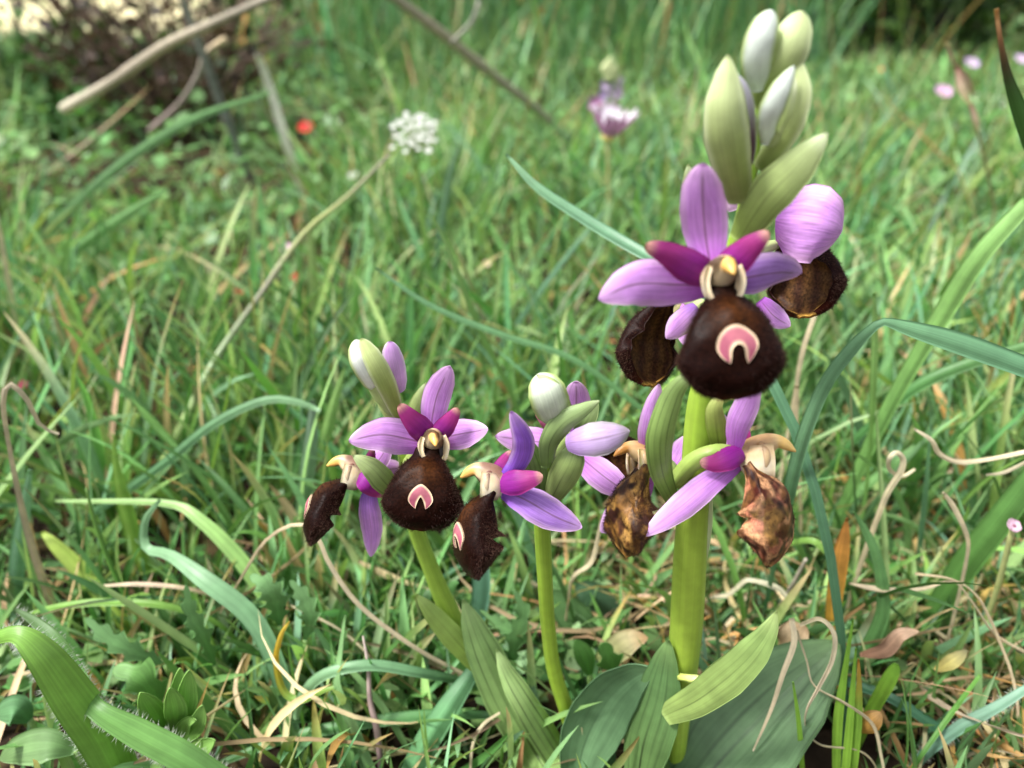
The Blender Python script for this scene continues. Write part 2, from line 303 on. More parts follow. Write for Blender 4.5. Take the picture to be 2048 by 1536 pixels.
class Orchid:
    def __init__(s, base, label): s.org = np.array([base[0], base[1], 0.]); s.o = thing('orchid', s.org, label, 'orchid')
    def stem(s, ctrl, cols):
        S = catmull(ctrl, 60); C = np.array([P(*r[:3]) for r in S]); R = np.array([r[3]/2*depth(c)/FPX for r, c in zip(S, C)])
        mb = MB(); mb.tube(C, R, cols, 20, rib=.02); return mb.build('stem', M_STEM, s.o, s.org)
    def ovary(s, ctrl, w0, w1, col=GREEN_P):
        S = catmull(ctrl, 16); C = np.array([P(*r[:3]) for r in S]); W = np.linspace(w0, w1, 16)+.25*w0*np.sin(np.linspace(0, math.pi, 16))
        R = np.array([w/2*depth(c)/FPX for w, c in zip(W, C)])
        mb = MB(); mb.tube(C, R, lambda S, T: col*(1-.15*(.5+.5*np.cos(T*6*2*math.pi)))[..., None], 18, rib=.06); return mb.build('flower', M_STEM, s.o, s.org)
    def part(s, name, mats, ctrl, w=None, prof=None, col=None, parent=None, **kw):
        if mats is M_PETAL: kw.setdefault('ruffle', .09); kw.setdefault('seed', ctrl[-1][0]*.7)
        return ribbon_part(name, mats, parent or s.o, s.org, ctrl, w, prof, col, **kw)
    def column(s, fl, O, fr, k, kind='fresh'):
        R, U, F = fr; L = lambda x, u, f: O+(x*R+u*U+f*F)*(k*.001)
        pts = catmull([(0, .1, 1.6), (1.8, .8, 1.95), (3.4, 1.45, 1.55), (4.6, 1.6, 1.0), (5.6, 1.05, .74), (6.6, .25, .16)], 26)
        if kind != 'fresh': pts[:, 2] *= .85
        C = np.array([L(0, p[1], p[0]) for p in pts]); mb = MB()
        top, cream, tipc = (hx('#70493f'), hx('#d6c09a'), hx('#d8aa5c')) if kind == 'fresh' else (hx('#a8825a'), hx('#cfb184'), hx('#b07a3e'))
        if kind == 'withered_b': tipc = hx('#e0bb72')
        def cc(S, T):
            up = np.cos(T*2*math.pi)*(-.5 if F@CR > .5 else .5)+.5
            c = mixc(np.broadcast_to(cream, S.shape+(3,)), top, sstep(.45, .9, up)*sstep(.0, .12, S)*(1-sstep(.5, .66, S))*.9)
            c = mixc(c, tipc, sstep(.55, .72, S))
            return mixc(c, hx('#33200f'), .92*sstep(.72, .9, 1-up)*sstep(.1, .25, S)*(1-sstep(.78, .9, S))) if kind == 'fresh' else c
        mb.tube(C, pts[:, 2]*k*.001, cc, 16, sq=.9)
        # stigma: a trough below the column, open to the front, cream outside and dark within
        n, m = 12, 21; s_, t_ = np.linspace(0, 1, n), np.linspace(-1, 1, m); G = np.zeros((n, m, 3))
        for i, a in enumerate(s_):
            bl = math.sin(math.pi*(.18+.72*a)); rw, rd = 1.15+1.05*bl, 1.7+1.2*bl; u0 = 1.1-3.7*a; f0 = 2.9-.4*a+.4*a*a
            for j, b in enumerate(t_):
                ph = b*math.radians(104); G[i, j] = L(rw*math.sin(ph), u0+.4*abs(b)*(1-a), f0-rd*math.cos(ph)*.95)
        inn = lambda S, T: mixc(np.broadcast_to(hx('#2c1a10'), S.shape+(3,)), cream, sstep(.62, .8, np.abs(T)))
        outc = lambda S, T: mixc(mixc(np.broadcast_to(cream, S.shape+(3,)), hx('#eadcb8'), sstep(.2, .6, S)), hx('#4a2c1a'), sstep(.7, 1, S)*.85)
        mb.shell(G, s_, t_, outc, inn, .0007*k)
        for sg in (-1, 1):   # cheeks on either side of the cavity
            q = catmull([(1.1*sg, 1.5, 2.0, .5), (1.75*sg, .9, 2.5, .6), (2.1*sg, 0, 2.6, .58), (1.95*sg, -1.1, 2.4, .48), (1.5*sg, -2.2, 2.2, .15)], 14)
            mb.tube(np.array([L(a, b, c_) for a, b, c_, _ in q]), q[:, 3]*k*.001, lambda S, T: mixc(mixc(np.broadcast_to(top, S.shape+(3,)), cream*.85, sstep(.1, .45, S)), hx('#6b5238'), .8*sstep(.7, 1, S)), 12)
        mb.add(*(lambda V: (V, [[0, 1, 2, 3]]))(np.array([L(-1.8, .8, 1.8), L(1.8, .8, 1.8), L(1.7, -3, 2.2), L(-1.7, -3, 2.2)])), hx('#2a170e'), (.5, .5))
        return mb.build('column', M_COL, fl, s.org)
    def lip(s, fl, O, fr, k, kind='fresh', spec=True, pointed=False, seed=0, hair=1500, sc=1.0, **kw):
        lp = Lip(O, fr, k, seed=seed, **kw); n, m = 90, 71
        s_, t_ = np.linspace(0, 1, n), np.linspace(-1, 1, m); S, T = np.meshgrid(s_, t_, indexing='ij'); G = lp.ev(S, T)
        co, ci = lip_cols(kind, seed); mb = MB(); mb.shell(G, s_, t_, ci, co, .00035*k)
        if hair:
            n1 = int(hair*1.8); S1 = rng.uniform(.15, 1, n1); a = rng.uniform(0, 1, n1)**.45; T1 = a*np.sign(rng.uniform(-1, 1, n1))
            p0 = lp.ev(S1, T1); p1 = lp.ev(S1+.01, T1); p2 = lp.ev(S1, np.clip(T1+.01, -1, 1)-(T1 > .99)*.02)
            nr = unit(p0-(O+(lp.F*2.2+lp.U*-8)*k*.001))
            cols = mixc(np.broadcast_to(hx('#2a120b'), (n1, 3)), hx('#8a6a58'), rng.uniform(0, .7, n1)*a**2)
            mb.hairs(p0+nr*.00015, nr, rng.uniform(.0003, .0007, n1)*k, cols, .00003*k, 1)
        o = mb.build('lip', [M_LIP if kind == 'fresh' else M_WITHER, M_HAIR], fl, s.org)
        if spec:
            q = .0188*sc; oo, ii = (np.array(HS_OP), np.array(HS_IP)) if pointed else (np.array(HS_O), np.array(HS_I))
            oo, ii = catmull(oo*q, 60), catmull(ii*q, 60); v = np.linspace(0, 1, 13)
            X = ii[:, None]*(1-v)[None, :, None]+oo[:, None]*v[None, :, None]
            Sx, Tx = lp.st(X[..., 0], X[..., 1]-8.6); G = lp.ev(Sx, Tx, .28); G = G[:, ::-1]
            pink, pale = hx('#a9626e'), hx('#e0c4a2')
            def pc(S, T):
                e = np.maximum(np.abs(T), np.abs(S*2-1)**6)
                return mixc(mixc(np.broadcast_to(pink, S.shape+(3,)), hx('#9c5064'), .5+.5*np.sin(S*9)), pale, sstep(.6, .76, e))
            mb = MB(); mb.shell(G, np.linspace(0, 1, 60), v*2-1, pc, None, .0002); mb.build('lip_mark', M_SPEC, fl, s.org)
        return o
stem_col = lambda lo, hi: (lambda S, T: mixc(np.broadcast_to(lo, S.shape+(3,)), hi, sstep(.0, 1, S))*(1+.06*np.cos(T*2*math.pi*9))[..., None])

# ---- tall orchid on the right
o1 = Orchid(P(1345, 1540, 106), 'tallest orchid with thick green stem, one large open flower and pale buds on top')
o1.stem([(1340, 1590, 108, 44), (1352, 1500, 107, 40), (1356, 1420, 106, 52), (1366, 1330, 106, 60), (1374, 1230, 106, 66), (1381, 1100, 106, 66), (1391, 980, 106, 62), (1400, 850, 106, 62), (1412, 770, 106, 58),
         (1436, 650, 106, 46), (1466, 510, 106, 36), (1489, 420, 106, 30), (1507, 320, 106, 23), (1514, 240, 106, 17), (1520, 170, 106, 13), (1535, 130, 106, 9)], stem_col(hx('#a3bd48'), hx('#86a63c')))
# main flower
k = 1.0; O = P(1430, 548, 97); fr = frame(3, -3, 2)
f = o1.ovary([(1455, 600, 105), (1440, 570, 101), (1428, 548, 97.5)], 26, 22)
Pt = lambda *a, **kw: o1.part(*a, **kw)
Pt('sepal', M_PETAL, [(1424, 545, 97), (1412, 470, 98), (1404, 390, 97), (1406, 326, 96)], 92, 'oblong', petalcol(vend=.93), parent=f, cup=.18, n=32, m=33)
Pt('sepal', M_PETAL, [(1420, 570, 97.5), (1350, 566, 96), (1270, 568, 94), (1197, 598, 93)], 96, 'sepal', petalcol(vend=.9), parent=f, cup=.22, n=32, m=33, tilt=10)
Pt('sepal', M_PETAL, [(1445, 565, 97.5), (1510, 548, 99), (1560, 540, 102), (1602, 545, 107)], 82, 'sepal', petalcol(base=hx('#8f4fb8'), mid=hx('#b184cf'), vend=.9), parent=f, cup=.25, n=32, m=33, tilt=-25)
Pt('petal', M_PETAL, [(1424, 556, 96), (1370, 528, 94.5), (1330, 505, 93.5), (1290, 491, 93)], 66, 'petal', magcol, parent=f, cup=.3, n=24, m=21)
Pt('petal', M_PETAL, [(1436, 552, 96), (1475, 518, 94.5), (1505, 490, 93.5), (1538, 464, 93)], 62, 'petal', magcol, parent=f, cup=.3, n=24, m=21)
o1.column(f, P(1432, 562, 96), fr, k*1.05)
o1.lip(f, P(1437, 556, 96), fr, k, wk=1.0, bk=.8, seed=1, hair=2600, sc=1.0)
# flower seen from behind, right of the stem
f = o1.ovary([(1470, 520, 107), (1515, 500, 112), (1550, 490, 117)], 24, 20)
O = P(1550, 480, 117)
Pt('sepal', M_PETAL, [(1556, 440, 117), (1600, 445, 114), (1645, 452, 112), (1682, 462, 112.5)], 156, 'round', petalcol(base=hx('#8a4f9a'), mid=LILAC, edge=hx('#ecc0ea'), vw=.02, vk=.5, vend=.98), parent=f, cup=.16, fold=.12, n=30, m=33, ruffle=.06)
Pt('sepal', M_PETAL, [(1520, 600, 114), (1548, 632, 113), (1580, 652, 112)], 44, 'sepal', petalcol(), parent=f, cup=.2, m=25)
o1.lip(f, P(1560, 440, 119), frame(128, 0, 8), 1.0, seed=3, spec=False, hair=1500, wk=1.0, bk=.6)
# flower seen from behind, left of the stem
f = o1.ovary([(1440, 640, 107), (1400, 610, 112), (1370, 600, 117)], 24, 20)
Pt('sepal', M_PETAL, [(1392, 615, 110), (1362, 645, 108), (1332, 676, 107)], 50, 'sepal', petalcol(base=hx('#a672cf'), vk=.3), parent=f, cup=.3, m=25, tilt=20)
Pt('sepal', M_PETAL, [(1385, 600, 116), (1378, 650, 113), (1368, 690, 112)], 56, 'sepal', petalcol(vk=.2), parent=f, cup=.2, m=25)
Pt('petal', M_PETAL, [(1468, 420, 112), (1462, 395, 112), (1458, 362, 112)], 36, 'round', petalcol(base=LILAC3, mid=LILAC3, edge=hx('#f3dff2'), vk=0), parent=f, cup=.2)
o1.lip(f, P(1352, 580, 118), frame(-142, 0, -6), 1.02, seed=5, spec=False, hair=1500, bk=.6)
# bracts
bc = leafcol(hx('#9cb45c'), hx('#c3d396'), hx('#e2ecc8'), .07, 12)
Pt('bract', M_LEAF, [(1478, 480, 103), (1530, 400, 100), (1592, 335, 98), (1656, 266, 97)], 86, 'bract', bc, cup=.25, n=30, m=25)
Pt('bract', M_LEAF, [(1392, 470, 111), (1382, 400, 111), (1376, 328, 111)], 40, 'bract', bc, cup=.2)
Pt('bract', M_LEAF, [(1345, 1000, 103), (1322, 940, 99), (1320, 870, 97), (1345, 790, 97), (1375, 756, 97), (1406, 752, 98)], 56, 'bract', leafcol(hx('#8fae5a'), hx('#9fbb70'), hx('#c6d6a0'), .1, 8), cup=.35, n=34, m=25, tilt=-12)
Pt('bract', M_LEAF, [(1398, 1160, 106), (1410, 1070, 105), (1414, 980, 105), (1420, 880, 106)], 26, 'bract', leafcol(hx('#dfe8bd'), hx('#dbe6b8'), None, .05, 4), cup=.2)
Pt('bract', M_LEAF, [(1440, 905, 104), (1432, 850, 102.5), (1430, 815, 102), (1446, 786, 102)], 40, 'bract', leafcol(hx('#9cb04c'), hx('#b4c070'), hx('#c9b070'), .08, 6), cup=.4)
# lower spent flower, right
f = o1.ovary([(1352, 962, 104), (1385, 925, 101), (1430, 905, 100), (1470, 905, 101)], 34, 26, hx('#9fb75e'))
O = P(1478, 918, 101)
Pt('sepal', M_PETAL, [(1478, 925, 101), (1420, 965, 98), (1360, 1015, 97), (1286, 1072, 96)], 54, 'sepal', petalcol(vk=.45), parent=f, cup=.35, n=30, m=29)
Pt('sepal', M_PETAL, [(1468, 900, 101), (1476, 850, 100), (1498, 800, 99), (1516, 740, 98)], 52, 'sepal', petalcol(vk=.25), parent=f, cup=.3, n=30, m=25, tilt=15)
Pt('sepal', M_PETAL, [(1462, 905, 103), (1448, 865, 106), (1440, 825, 108)], 42, 'sepal', petalcol(mid=LILAC3, vk=.3), parent=f, cup=.3, m=25)
Pt('petal', M_PETAL, [(1482, 905, 100), (1455, 918, 98.5), (1430, 926, 98), (1400, 925, 98)], 46, 'petal', magcol, parent=f, cup=.4, n=22, m=19)
Pt('petal', M_PETAL, [(1480, 905, 102), (1486, 880, 103), (1490, 850, 104)], 34, 'petal', magcol, parent=f, cup=.4, n=18, m=17)
o1.column(f, P(1482, 914, 101), frame(86, 0, 4), 1.22, 'withered_b')
o1.lip(f, P(1474, 906, 101), frame(58, 0, 3), 1.08, 'withered_b', False, seed=7, hair=900, warp=.15, bk=1.25, dk=1.0, wk=.95)
# lower spent flower, left
f = o1.ovary([(1352, 965, 108), (1335, 935, 108), (1312, 915, 108)], 30, 24)
Pt('sepal', M_PETAL, [(1300, 925, 108), (1296, 870, 107), (1304, 820, 107), (1318, 768, 107)], 44, 'sepal', petalcol(vk=.4), parent=f, cup=.3, n=28, m=25, tilt=-15)
Pt('sepal', M_PETAL, [(1296, 950, 110), (1262, 1000, 109), (1236, 1030, 108), (1202, 1064, 107)], 66, 'sepal', petalcol(edge=LILAC3, vk=.5), parent=f, cup=.25, n=28, m=29)
Pt('sepal', M_PETAL, [(1340, 945, 112), (1362, 915, 113), (1376, 870, 114)], 60, 'sepal', petalcol(vk=.3), parent=f, cup=.2, m=21)
Pt('petal', M_PETAL, [(1304, 925, 107), (1302, 900, 106), (1298, 876, 106)], 30, 'petal', magcol, parent=f, cup=.3, n=18, m=17)
o1.column(f, P(1308, 918, 107), frame(-74, 0, -3), 1.05, 'withered_a')
o1.lip(f, P(1304, 915, 106), frame(-55, 0, -3), 1.0, 'withered_a', False, seed=9, hair=2600, warp=.32, bk=1.2, wk=.62, dk=.9)
# buds
WHITE_B, BUDG = hx('#e4ece4'), hx('#bfd08c')
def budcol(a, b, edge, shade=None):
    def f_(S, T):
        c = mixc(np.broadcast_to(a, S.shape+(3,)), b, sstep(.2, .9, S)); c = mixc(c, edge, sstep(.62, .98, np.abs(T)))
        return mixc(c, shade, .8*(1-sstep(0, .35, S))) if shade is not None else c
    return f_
def bud(o, ctrl, w, sheaths, col=BUDG):
    S = catmull(ctrl, 20); C = np.array([P(*r[:3]) for r in S]); s_ = np.linspace(0, 1, 20)
    W = w*np.interp(s_, [0, .12, .3, .55, .8, .93, 1], [.35, .6, .9, 1, .8, .45, .08]); R = np.array([x/2*depth(c)/FPX for x, c in zip(W, C)])
    mb = MB(); mb.tube(C, R, lambda S, T: mixc(np.broadcast_to(col, S.shape+(3,)), hx('#eef0d8'), sstep(.5, 1, S)), 16); b = mb.build('bud', M_BUD, o.o, o.org)
    for (c, ww, pf, cf, kw) in sheaths: o.part('sepal', M_BUD, c, ww, pf, cf, parent=b, n=26, m=25, **kw)
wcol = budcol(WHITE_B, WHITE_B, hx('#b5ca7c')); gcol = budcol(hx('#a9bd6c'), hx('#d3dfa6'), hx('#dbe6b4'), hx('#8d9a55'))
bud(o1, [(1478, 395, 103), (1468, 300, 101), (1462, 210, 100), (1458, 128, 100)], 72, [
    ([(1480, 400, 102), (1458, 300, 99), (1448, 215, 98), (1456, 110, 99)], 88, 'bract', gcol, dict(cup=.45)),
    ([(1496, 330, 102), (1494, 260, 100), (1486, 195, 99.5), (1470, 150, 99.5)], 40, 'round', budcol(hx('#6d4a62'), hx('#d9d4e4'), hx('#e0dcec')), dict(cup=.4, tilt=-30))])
bud(o1, [(1519, 190, 104), (1522, 120, 102), (1532, 70, 101), (1546, 30, 101)], 58, [
    ([(1517, 178, 102), (1514, 120, 100), (1524, 70, 99.5), (1543, 22, 100)], 64, 'round', wcol, dict(cup=.45))])
bud(o1, [(1525, 210, 105), (1555, 150, 103), (1585, 90, 102), (1602, 30, 102)], 62, [
    ([(1524, 215, 104), (1552, 150, 101), (1580, 90, 100), (1603, 24, 101)], 80, 'round', gcol, dict(cup=.45))])
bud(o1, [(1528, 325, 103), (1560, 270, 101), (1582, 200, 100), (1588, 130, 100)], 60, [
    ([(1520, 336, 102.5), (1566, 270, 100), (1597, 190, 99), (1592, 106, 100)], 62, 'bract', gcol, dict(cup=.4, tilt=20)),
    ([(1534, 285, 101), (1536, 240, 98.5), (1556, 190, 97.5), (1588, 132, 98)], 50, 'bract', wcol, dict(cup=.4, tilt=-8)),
    ([(1556, 315, 103), (1558, 318, 103), (1562, 300, 103), (1566, 292, 103)], 20, 'round', petalcol(vk=0), dict(cup=.3))])
# cut bud stub
S = catmull([(1352, 1352, 104), (1372, 1356, 101), (1402, 1360, 99.5)], 10); C = np.array([P(*r) for r in S])
mb = MB(); mb.tube(C, np.array([13, 12, 11, 10.5, 11, 12, 13, 14, 12.5, 7])*.00008*.72, lambda S, T: mixc(np.broadcast_to(hx('#b9c85a'), S.shape+(3,)), hx('#e0e590'), S), 12, rib=.12); mb.build('bud_stub', M_STEM, o1.o, o1.org)
# leaves of the tall orchid
lc_d = leafcol(hx('#5f7f58'), hx('#6a8a60'), hx('#7a9a68'), .14, 14); lc_g = leafcol(hx('#6a8c50'), hx('#7fa05e'), hx('#93b070'), .12, 10)
Pt('leaf', M_LEAF, [(1310, 1680, 98), (1420, 1540, 102), (1530, 1420, 107), (1610, 1345, 111), (1678, 1286, 114)], 225, 'leaf', lc_d, cup=-.18, fold=-.15, n=40, m=41, tilt=12)
Pt('leaf', M_LEAF, [(1330, 1430, 102), (1400, 1395, 98), (1480, 1330, 96), (1530, 1270, 96), (1553, 1222, 97)], 78, 'bract', leafcol(hx('#a3bb6c'), hx('#93b068'), hx('#b2c680'), .1, 10), cup=.18, fold=-.12, ruffle=.08, n=36, m=29, tilt=-14)
Pt('leaf', M_LEAF, [(1270, 1620, 100), (1290, 1500, 103), (1318, 1400, 104), (1338, 1280, 104)], 104, 'leaf', leafcol(hx('#7a9c5c'), hx('#6d945c'), hx('#86a868'), .2, 10), cup=.3, n=36, m=29, tilt=18)
Pt('leaf', M_LEAF, [(1152, 1600, 102), (1168, 1500, 106), (1212, 1410, 108), (1262, 1360, 107), (1310, 1338, 105)], 118, 'leaf', leafcol(hx('#6c9066'), hx('#668a62'), hx('#789c70'), .1, 10), cup=-.3, fold=-.2, n=36, m=29, tilt=-10)
Pt('leaf', M_LEAF, [(1215, 1640, 108), (1190, 1500, 116), (1160, 1400, 124), (1195, 1320, 128)], 90, 'leaf', leafcol(hx('#4c7048'), hx('#55794e'), None, .12, 10), cup=-.2, n=30, m=21, tilt=20)

# ---- middle orchid
o2 = Orchid(P(1165, 1540, 112), 'shorter straight-stemmed orchid with one dark side-facing flower and a white-green bud')
o2.stem([(1178, 1600, 112, 30), (1158, 1510, 112, 34), (1136, 1430, 112, 31), (1108, 1340, 111, 29), (1096, 1250, 110, 29), (1090, 1160, 109, 30), (1085, 1060, 109, 33), (1085, 990, 109, 33), (1092, 930, 109, 26), (1100, 880, 109, 16)], stem_col(hx('#a0bd40'), hx('#86a43c')))
Q = lambda *a, **kw: o2.part(*a, **kw)
# side-facing flower
f = o2.ovary([(1075, 1010, 108), (1050, 985, 106), (1008, 966, 104)], 26, 22, hx('#93a860'))
Q('sepal', M_PETAL, [(1004, 962, 103), (1036, 925, 103), (1046, 880, 102), (1022, 822, 101)], 46, 'sepal', petalcol(base=hx('#7d3fc0'), mid=hx('#a56ddb'), vk=.2), parent=f, cup=.5, n=30, m=25, tilt=-35, twist=40)
Q('sepal', M_PETAL, [(1008, 982, 103), (1050, 1000, 101), (1105, 1030, 100), (1163, 1055, 100)], 66, 'sepal', petalcol(base=hx('#9a5fd0'), mid=hx('#b788dc'), vend=.95), parent=f, cup=.22, n=32, m=33)
Q('petal', M_PETAL, [(1000, 960, 104), (1008, 935, 104.5), (1024, 902, 105)], 44, 'petal', magcol, parent=f, cup=.3, n=20, m=19)
Q('petal', M_PETAL, [(1002, 968, 102), (1030, 965, 100.5), (1055, 960, 100), (1085, 952, 100)], 50, 'petal', magcol, parent=f, cup=.35, n=22, m=21)
o2.column(f, P(1006, 964, 103), frame(-88, 0, -4), 1.0)
o2.lip(f, P(1000, 962, 103), frame(-66, 0, -2), .98, seed=11, hair=3000, bk=1.3, wk=.8, sc=.9)
# flower behind, turned away
f = o2.ovary([(1095, 920, 110), (1120, 890, 114), (1140, 870, 117)], 24, 20, hx('#93a860'))
Q('sepal', M_PETAL, [(1148, 870, 117), (1152, 820, 117), (1152, 762, 116)], 58, 'round', petalcol(vend=.97), parent=f, cup=.2, n=26, m=29)
Q('sepal', M_PETAL, [(1130, 890, 116), (1080, 884, 116), (1040, 880, 116), (990, 872, 115)], 58, 'sepal', petalcol(vend=.95), parent=f, cup=.2, n=28, m=29)
Q('sepal', M_PETAL, [(1150, 905, 115), (1185, 935, 113), (1225, 965, 111), (1270, 992, 110)], 60, 'sepal', petalcol(vend=.96), parent=f, cup=.22, n=28, m=31)
Q('petal', M_PETAL, [(1118, 868, 116), (1096, 846, 115), (1072, 824, 115)], 30, 'petal', lambda S, T: mixc(magcol(S, T), hx('#d98a9a'), .4), parent=f, cup=.3, n=18, m=17)
o2.lip(f, P(1178, 858, 119), frame(140, 0, 30), .85, seed=13, spec=False, hair=600, bk=.6)
# buds and bracts
bud(o2, [(1105, 842, 107), (1100, 815, 106), (1092, 785, 105.5), (1084, 752, 106)], 70, [
    ([(1112, 842, 105), (1104, 815, 103), (1094, 785, 102.5), (1078, 748, 104)], 76, 'round', budcol(hx('#d3dcc4'), hx('#dfe8d6'), hx('#b3c878')), dict(cup=.5)),
    ([(1138, 838, 105), (1128, 805, 103), (1108, 772, 102.5), (1074, 750, 103)], 26, 'bract', budcol(hx('#c9d69a'), hx('#dbe6b0'), hx('#9fb95c')), dict(cup=.3, ruffle=.25))])
bud(o2, [(1142, 888, 103), (1180, 884, 102), (1215, 876, 102), (1254, 864, 102.5)], 60, [
    ([(1136, 886, 101), (1170, 882, 99.5), (1215, 874, 99.5), (1258, 862, 101)], 68, 'sepal', petalcol(base=hx('#b590cf'), mid=hx('#cdb4dc'), edge=hx('#a9a99a'), vw=.03, vend=.95, vk=.6), dict(cup=.42))], hx('#a7a595'))
Q('bract', M_LEAF, [(1094, 932, 105), (1098, 885, 103), (1125, 845, 102), (1165, 820, 102), (1198, 802, 103)], 46, 'bract', leafcol(hx('#86a160'), hx('#a5bd80'), hx('#c2d0a0'), .1, 8), cup=.4, n=32, m=23, tilt=-15)
Q('bract', M_LEAF, [(1150, 880, 106), (1172, 845, 106), (1196, 800, 106)], 36, 'bract', leafcol(hx('#8aa564'), hx('#a9bf84'), None, .1, 6), cup=.2)
Q('bract', M_LEAF, [(1102, 1000, 106), (1122, 960, 104), (1140, 925, 103), (1152, 890, 104)], 60, 'oblong', leafcol(hx('#a3b472'), hx('#8fa562'), None, .1, 8), cup=.4, n=24, m=23)
Q('bract', M_LEAF, [(1082, 1005, 107), (1076, 960, 106), (1062, 910, 105), (1040, 862, 105)], 46, 'bract', leafcol(hx('#7f9a58'), hx('#8ba566'), None, .1, 8), cup=.35, n=24, m=21)

# ---- left orchid
o3 = Orchid(P(1080, 1540, 120), 'leaning orchid with dark front-facing flower, smaller side flower and paired pale buds')
o3.stem([(1135, 1600, 118, 36), (1100, 1530, 119, 36), (1040, 1440, 120, 38), (975, 1350, 121, 40), (925, 1275, 121, 42), (888, 1200, 121, 38), (855, 1120, 121, 33), (832, 1055, 121, 33), (818, 980, 121, 30), (808, 900, 121, 26), (800, 845, 121, 22), (790, 810, 121, 16)], stem_col(hx('#9cb848'), hx('#86a642')))
Q = lambda *a, **kw: o3.part(*a, **kw)
f = o3.ovary([(815, 930, 120), (835, 905, 118), (860, 880, 115)], 24, 20, hx('#9db060'))
Q('sepal', M_PETAL, [(862, 875, 114), (866, 830, 115), (876, 785, 115), (900, 732, 114)], 56, 'oblong', petalcol(vend=.88), parent=f, cup=.2, n=32, m=31, ruffle=.08)
Q('sepal', M_PETAL, [(860, 888, 115), (810, 876, 114), (760, 870, 112), (698, 882, 110)], 72, 'sepal', petalcol(vend=.93), parent=f, cup=.2, n=32, m=33)
Q('sepal', M_PETAL, [(872, 884, 115), (905, 872, 114), (940, 864, 113), (976, 858, 112)], 60, 'sepal', petalcol(vend=.93), parent=f, cup=.2, n=32, m=33)
Q('petal', M_PETAL, [(864, 878, 114), (840, 856, 112.5), (820, 835, 112), (798, 809, 112)], 48, 'petal', magcol, parent=f, cup=.3, n=22, m=21)
Q('petal', M_PETAL, [(872, 874, 114), (888, 856, 112.5), (902, 838, 112), (916, 816, 112)], 40, 'petal', magcol, parent=f, cup=.3, n=22, m=21)
fr = frame(10, -3, 4)
o3.column(f, P(865, 886, 114), fr, 1.0)
o3.lip(f, P(858, 880, 114), frame(-2, -3, -3), .99, seed=15, pointed=True, hair=3200, bk=.85, wk=1.0, sc=.92, lk=.96)
# side flower
f = o3.ovary([(812, 985, 119), (775, 972, 117), (728, 958, 115)], 24, 20, hx('#93a860'))
Q('sepal', M_PETAL, [(740, 975, 114), (738, 1010, 113), (744, 1060, 113), (742, 1112, 113)], 44, 'sepal', petalcol(base=hx('#9a62cc'), vk=.25), parent=f, cup=.35, n=30, m=25, tilt=-12)
Q('sepal', M_PETAL, [(735, 950, 117), (758, 920, 119), (780, 885, 120)], 40, 'sepal', petalcol(), parent=f, cup=.25, m=21)
Q('sepal', M_PETAL, [(740, 955, 118), (775, 940, 120), (806, 935, 122)], 46, 'sepal', petalcol(), parent=f, cup=.2, m=21)
Q('petal', M_PETAL, [(722, 950, 113), (735, 962, 112), (748, 975, 112), (768, 990, 112)], 46, 'petal', magcol, parent=f, cup=.4, n=22, m=21)
Q('petal', M_PETAL, [(728, 950, 116), (738, 925, 117), (746, 896, 117)], 26, 'petal', lambda S, T: magcol(S, T)*.7, parent=f, cup=.3, n=18, m=17)
o3.column(f, P(728, 950, 114), frame(-86, 0, -12), .98)
o3.lip(f, P(726, 948, 114), frame(-76, 0, -22), .98, seed=17, hair=2600, bk=.95, wk=.78, sc=.9, lk=.95)
Q('bract', M_LEAF, [(806, 1000, 115), (770, 965, 112), (742, 935, 111), (706, 911, 111)], 48, 'bract', leafcol(hx('#93ab5e'), hx('#b2c486'), hx('#c8d6a2'), .12, 8), cup=.35, n=28, m=23)
Q('bract', M_LEAF, [(806, 870, 122), (830, 820, 122), (852, 765, 122)], 36, 'bract', bc, cup=.25)
# upper buds
f = o3.ovary([(800, 850, 120), (780, 815, 119), (756, 775, 118)], 34, 26, hx('#b4c57c'))
bud(o3, [(790, 830, 119), (765, 770, 117), (742, 725, 116), (722, 682, 116)], 62, [
    ([(755, 776, 116), (738, 745, 113.5), (722, 715, 113), (712, 680, 114)], 50, 'round', budcol(hx('#f0f2ee'), hx('#f0f4ec'), hx('#bccb86')), dict(cup=.5)),
    ([(798, 835, 117), (775, 775, 113.5), (750, 725, 112.5), (722, 677, 113.5)], 42, 'oblong', budcol(hx('#a9bf60'), hx('#cfdc98'), hx('#dfe8b8')), dict(cup=.4)),
    ([(800, 782, 117), (792, 750, 116), (784, 715, 116), (778, 683, 116.5)], 46, 'round', budcol(hx('#e0b8e8'), hx('#dcaee8'), hx('#f0e0f0')), dict(cup=.35, tilt=-20))])
# leaves of the left orchid
Q('leaf', M_LEAF, [(975, 1350, 118), (920, 1290, 117), (880, 1245, 117), (832, 1188, 117)], 46, 'blade', leafcol(hx('#9db858'), hx('#a9c46c'), hx('#b9d080'), .08, 6), cup=.3, n=28, m=21)
Q('leaf', M_LEAF, [(1130, 1600, 108), (1062, 1490, 111), (1005, 1390, 114), (960, 1290, 116), (926, 1198, 118)], 88, 'blade', leafcol(hx('#93b268'), hx('#93b472'), hx('#9ab57a'), .15, 8), cup=.15, fold=.35, n=40, m=29, tilt=10)
Q('leaf', M_LEAF, [(1165, 1600, 108), (1105, 1500, 110), (1050, 1410, 109), (1015, 1350, 111), (992, 1298, 113)], 60, 'blade', leafcol(hx('#a3c278'), hx('#9cba74'), hx('#a9c282'), .15, 8), cup=.3, n=36, m=25, tilt=-18)
Q('leaf', M_LEAF, [(1215, 1620, 118), (1195, 1530, 122), (1160, 1440, 130), (1130, 1370, 134)], 80, 'leaf', leafcol(hx('#55784c'), hx('#4f7248'), None, .15, 8), cup=-.2, n=28, m=21)
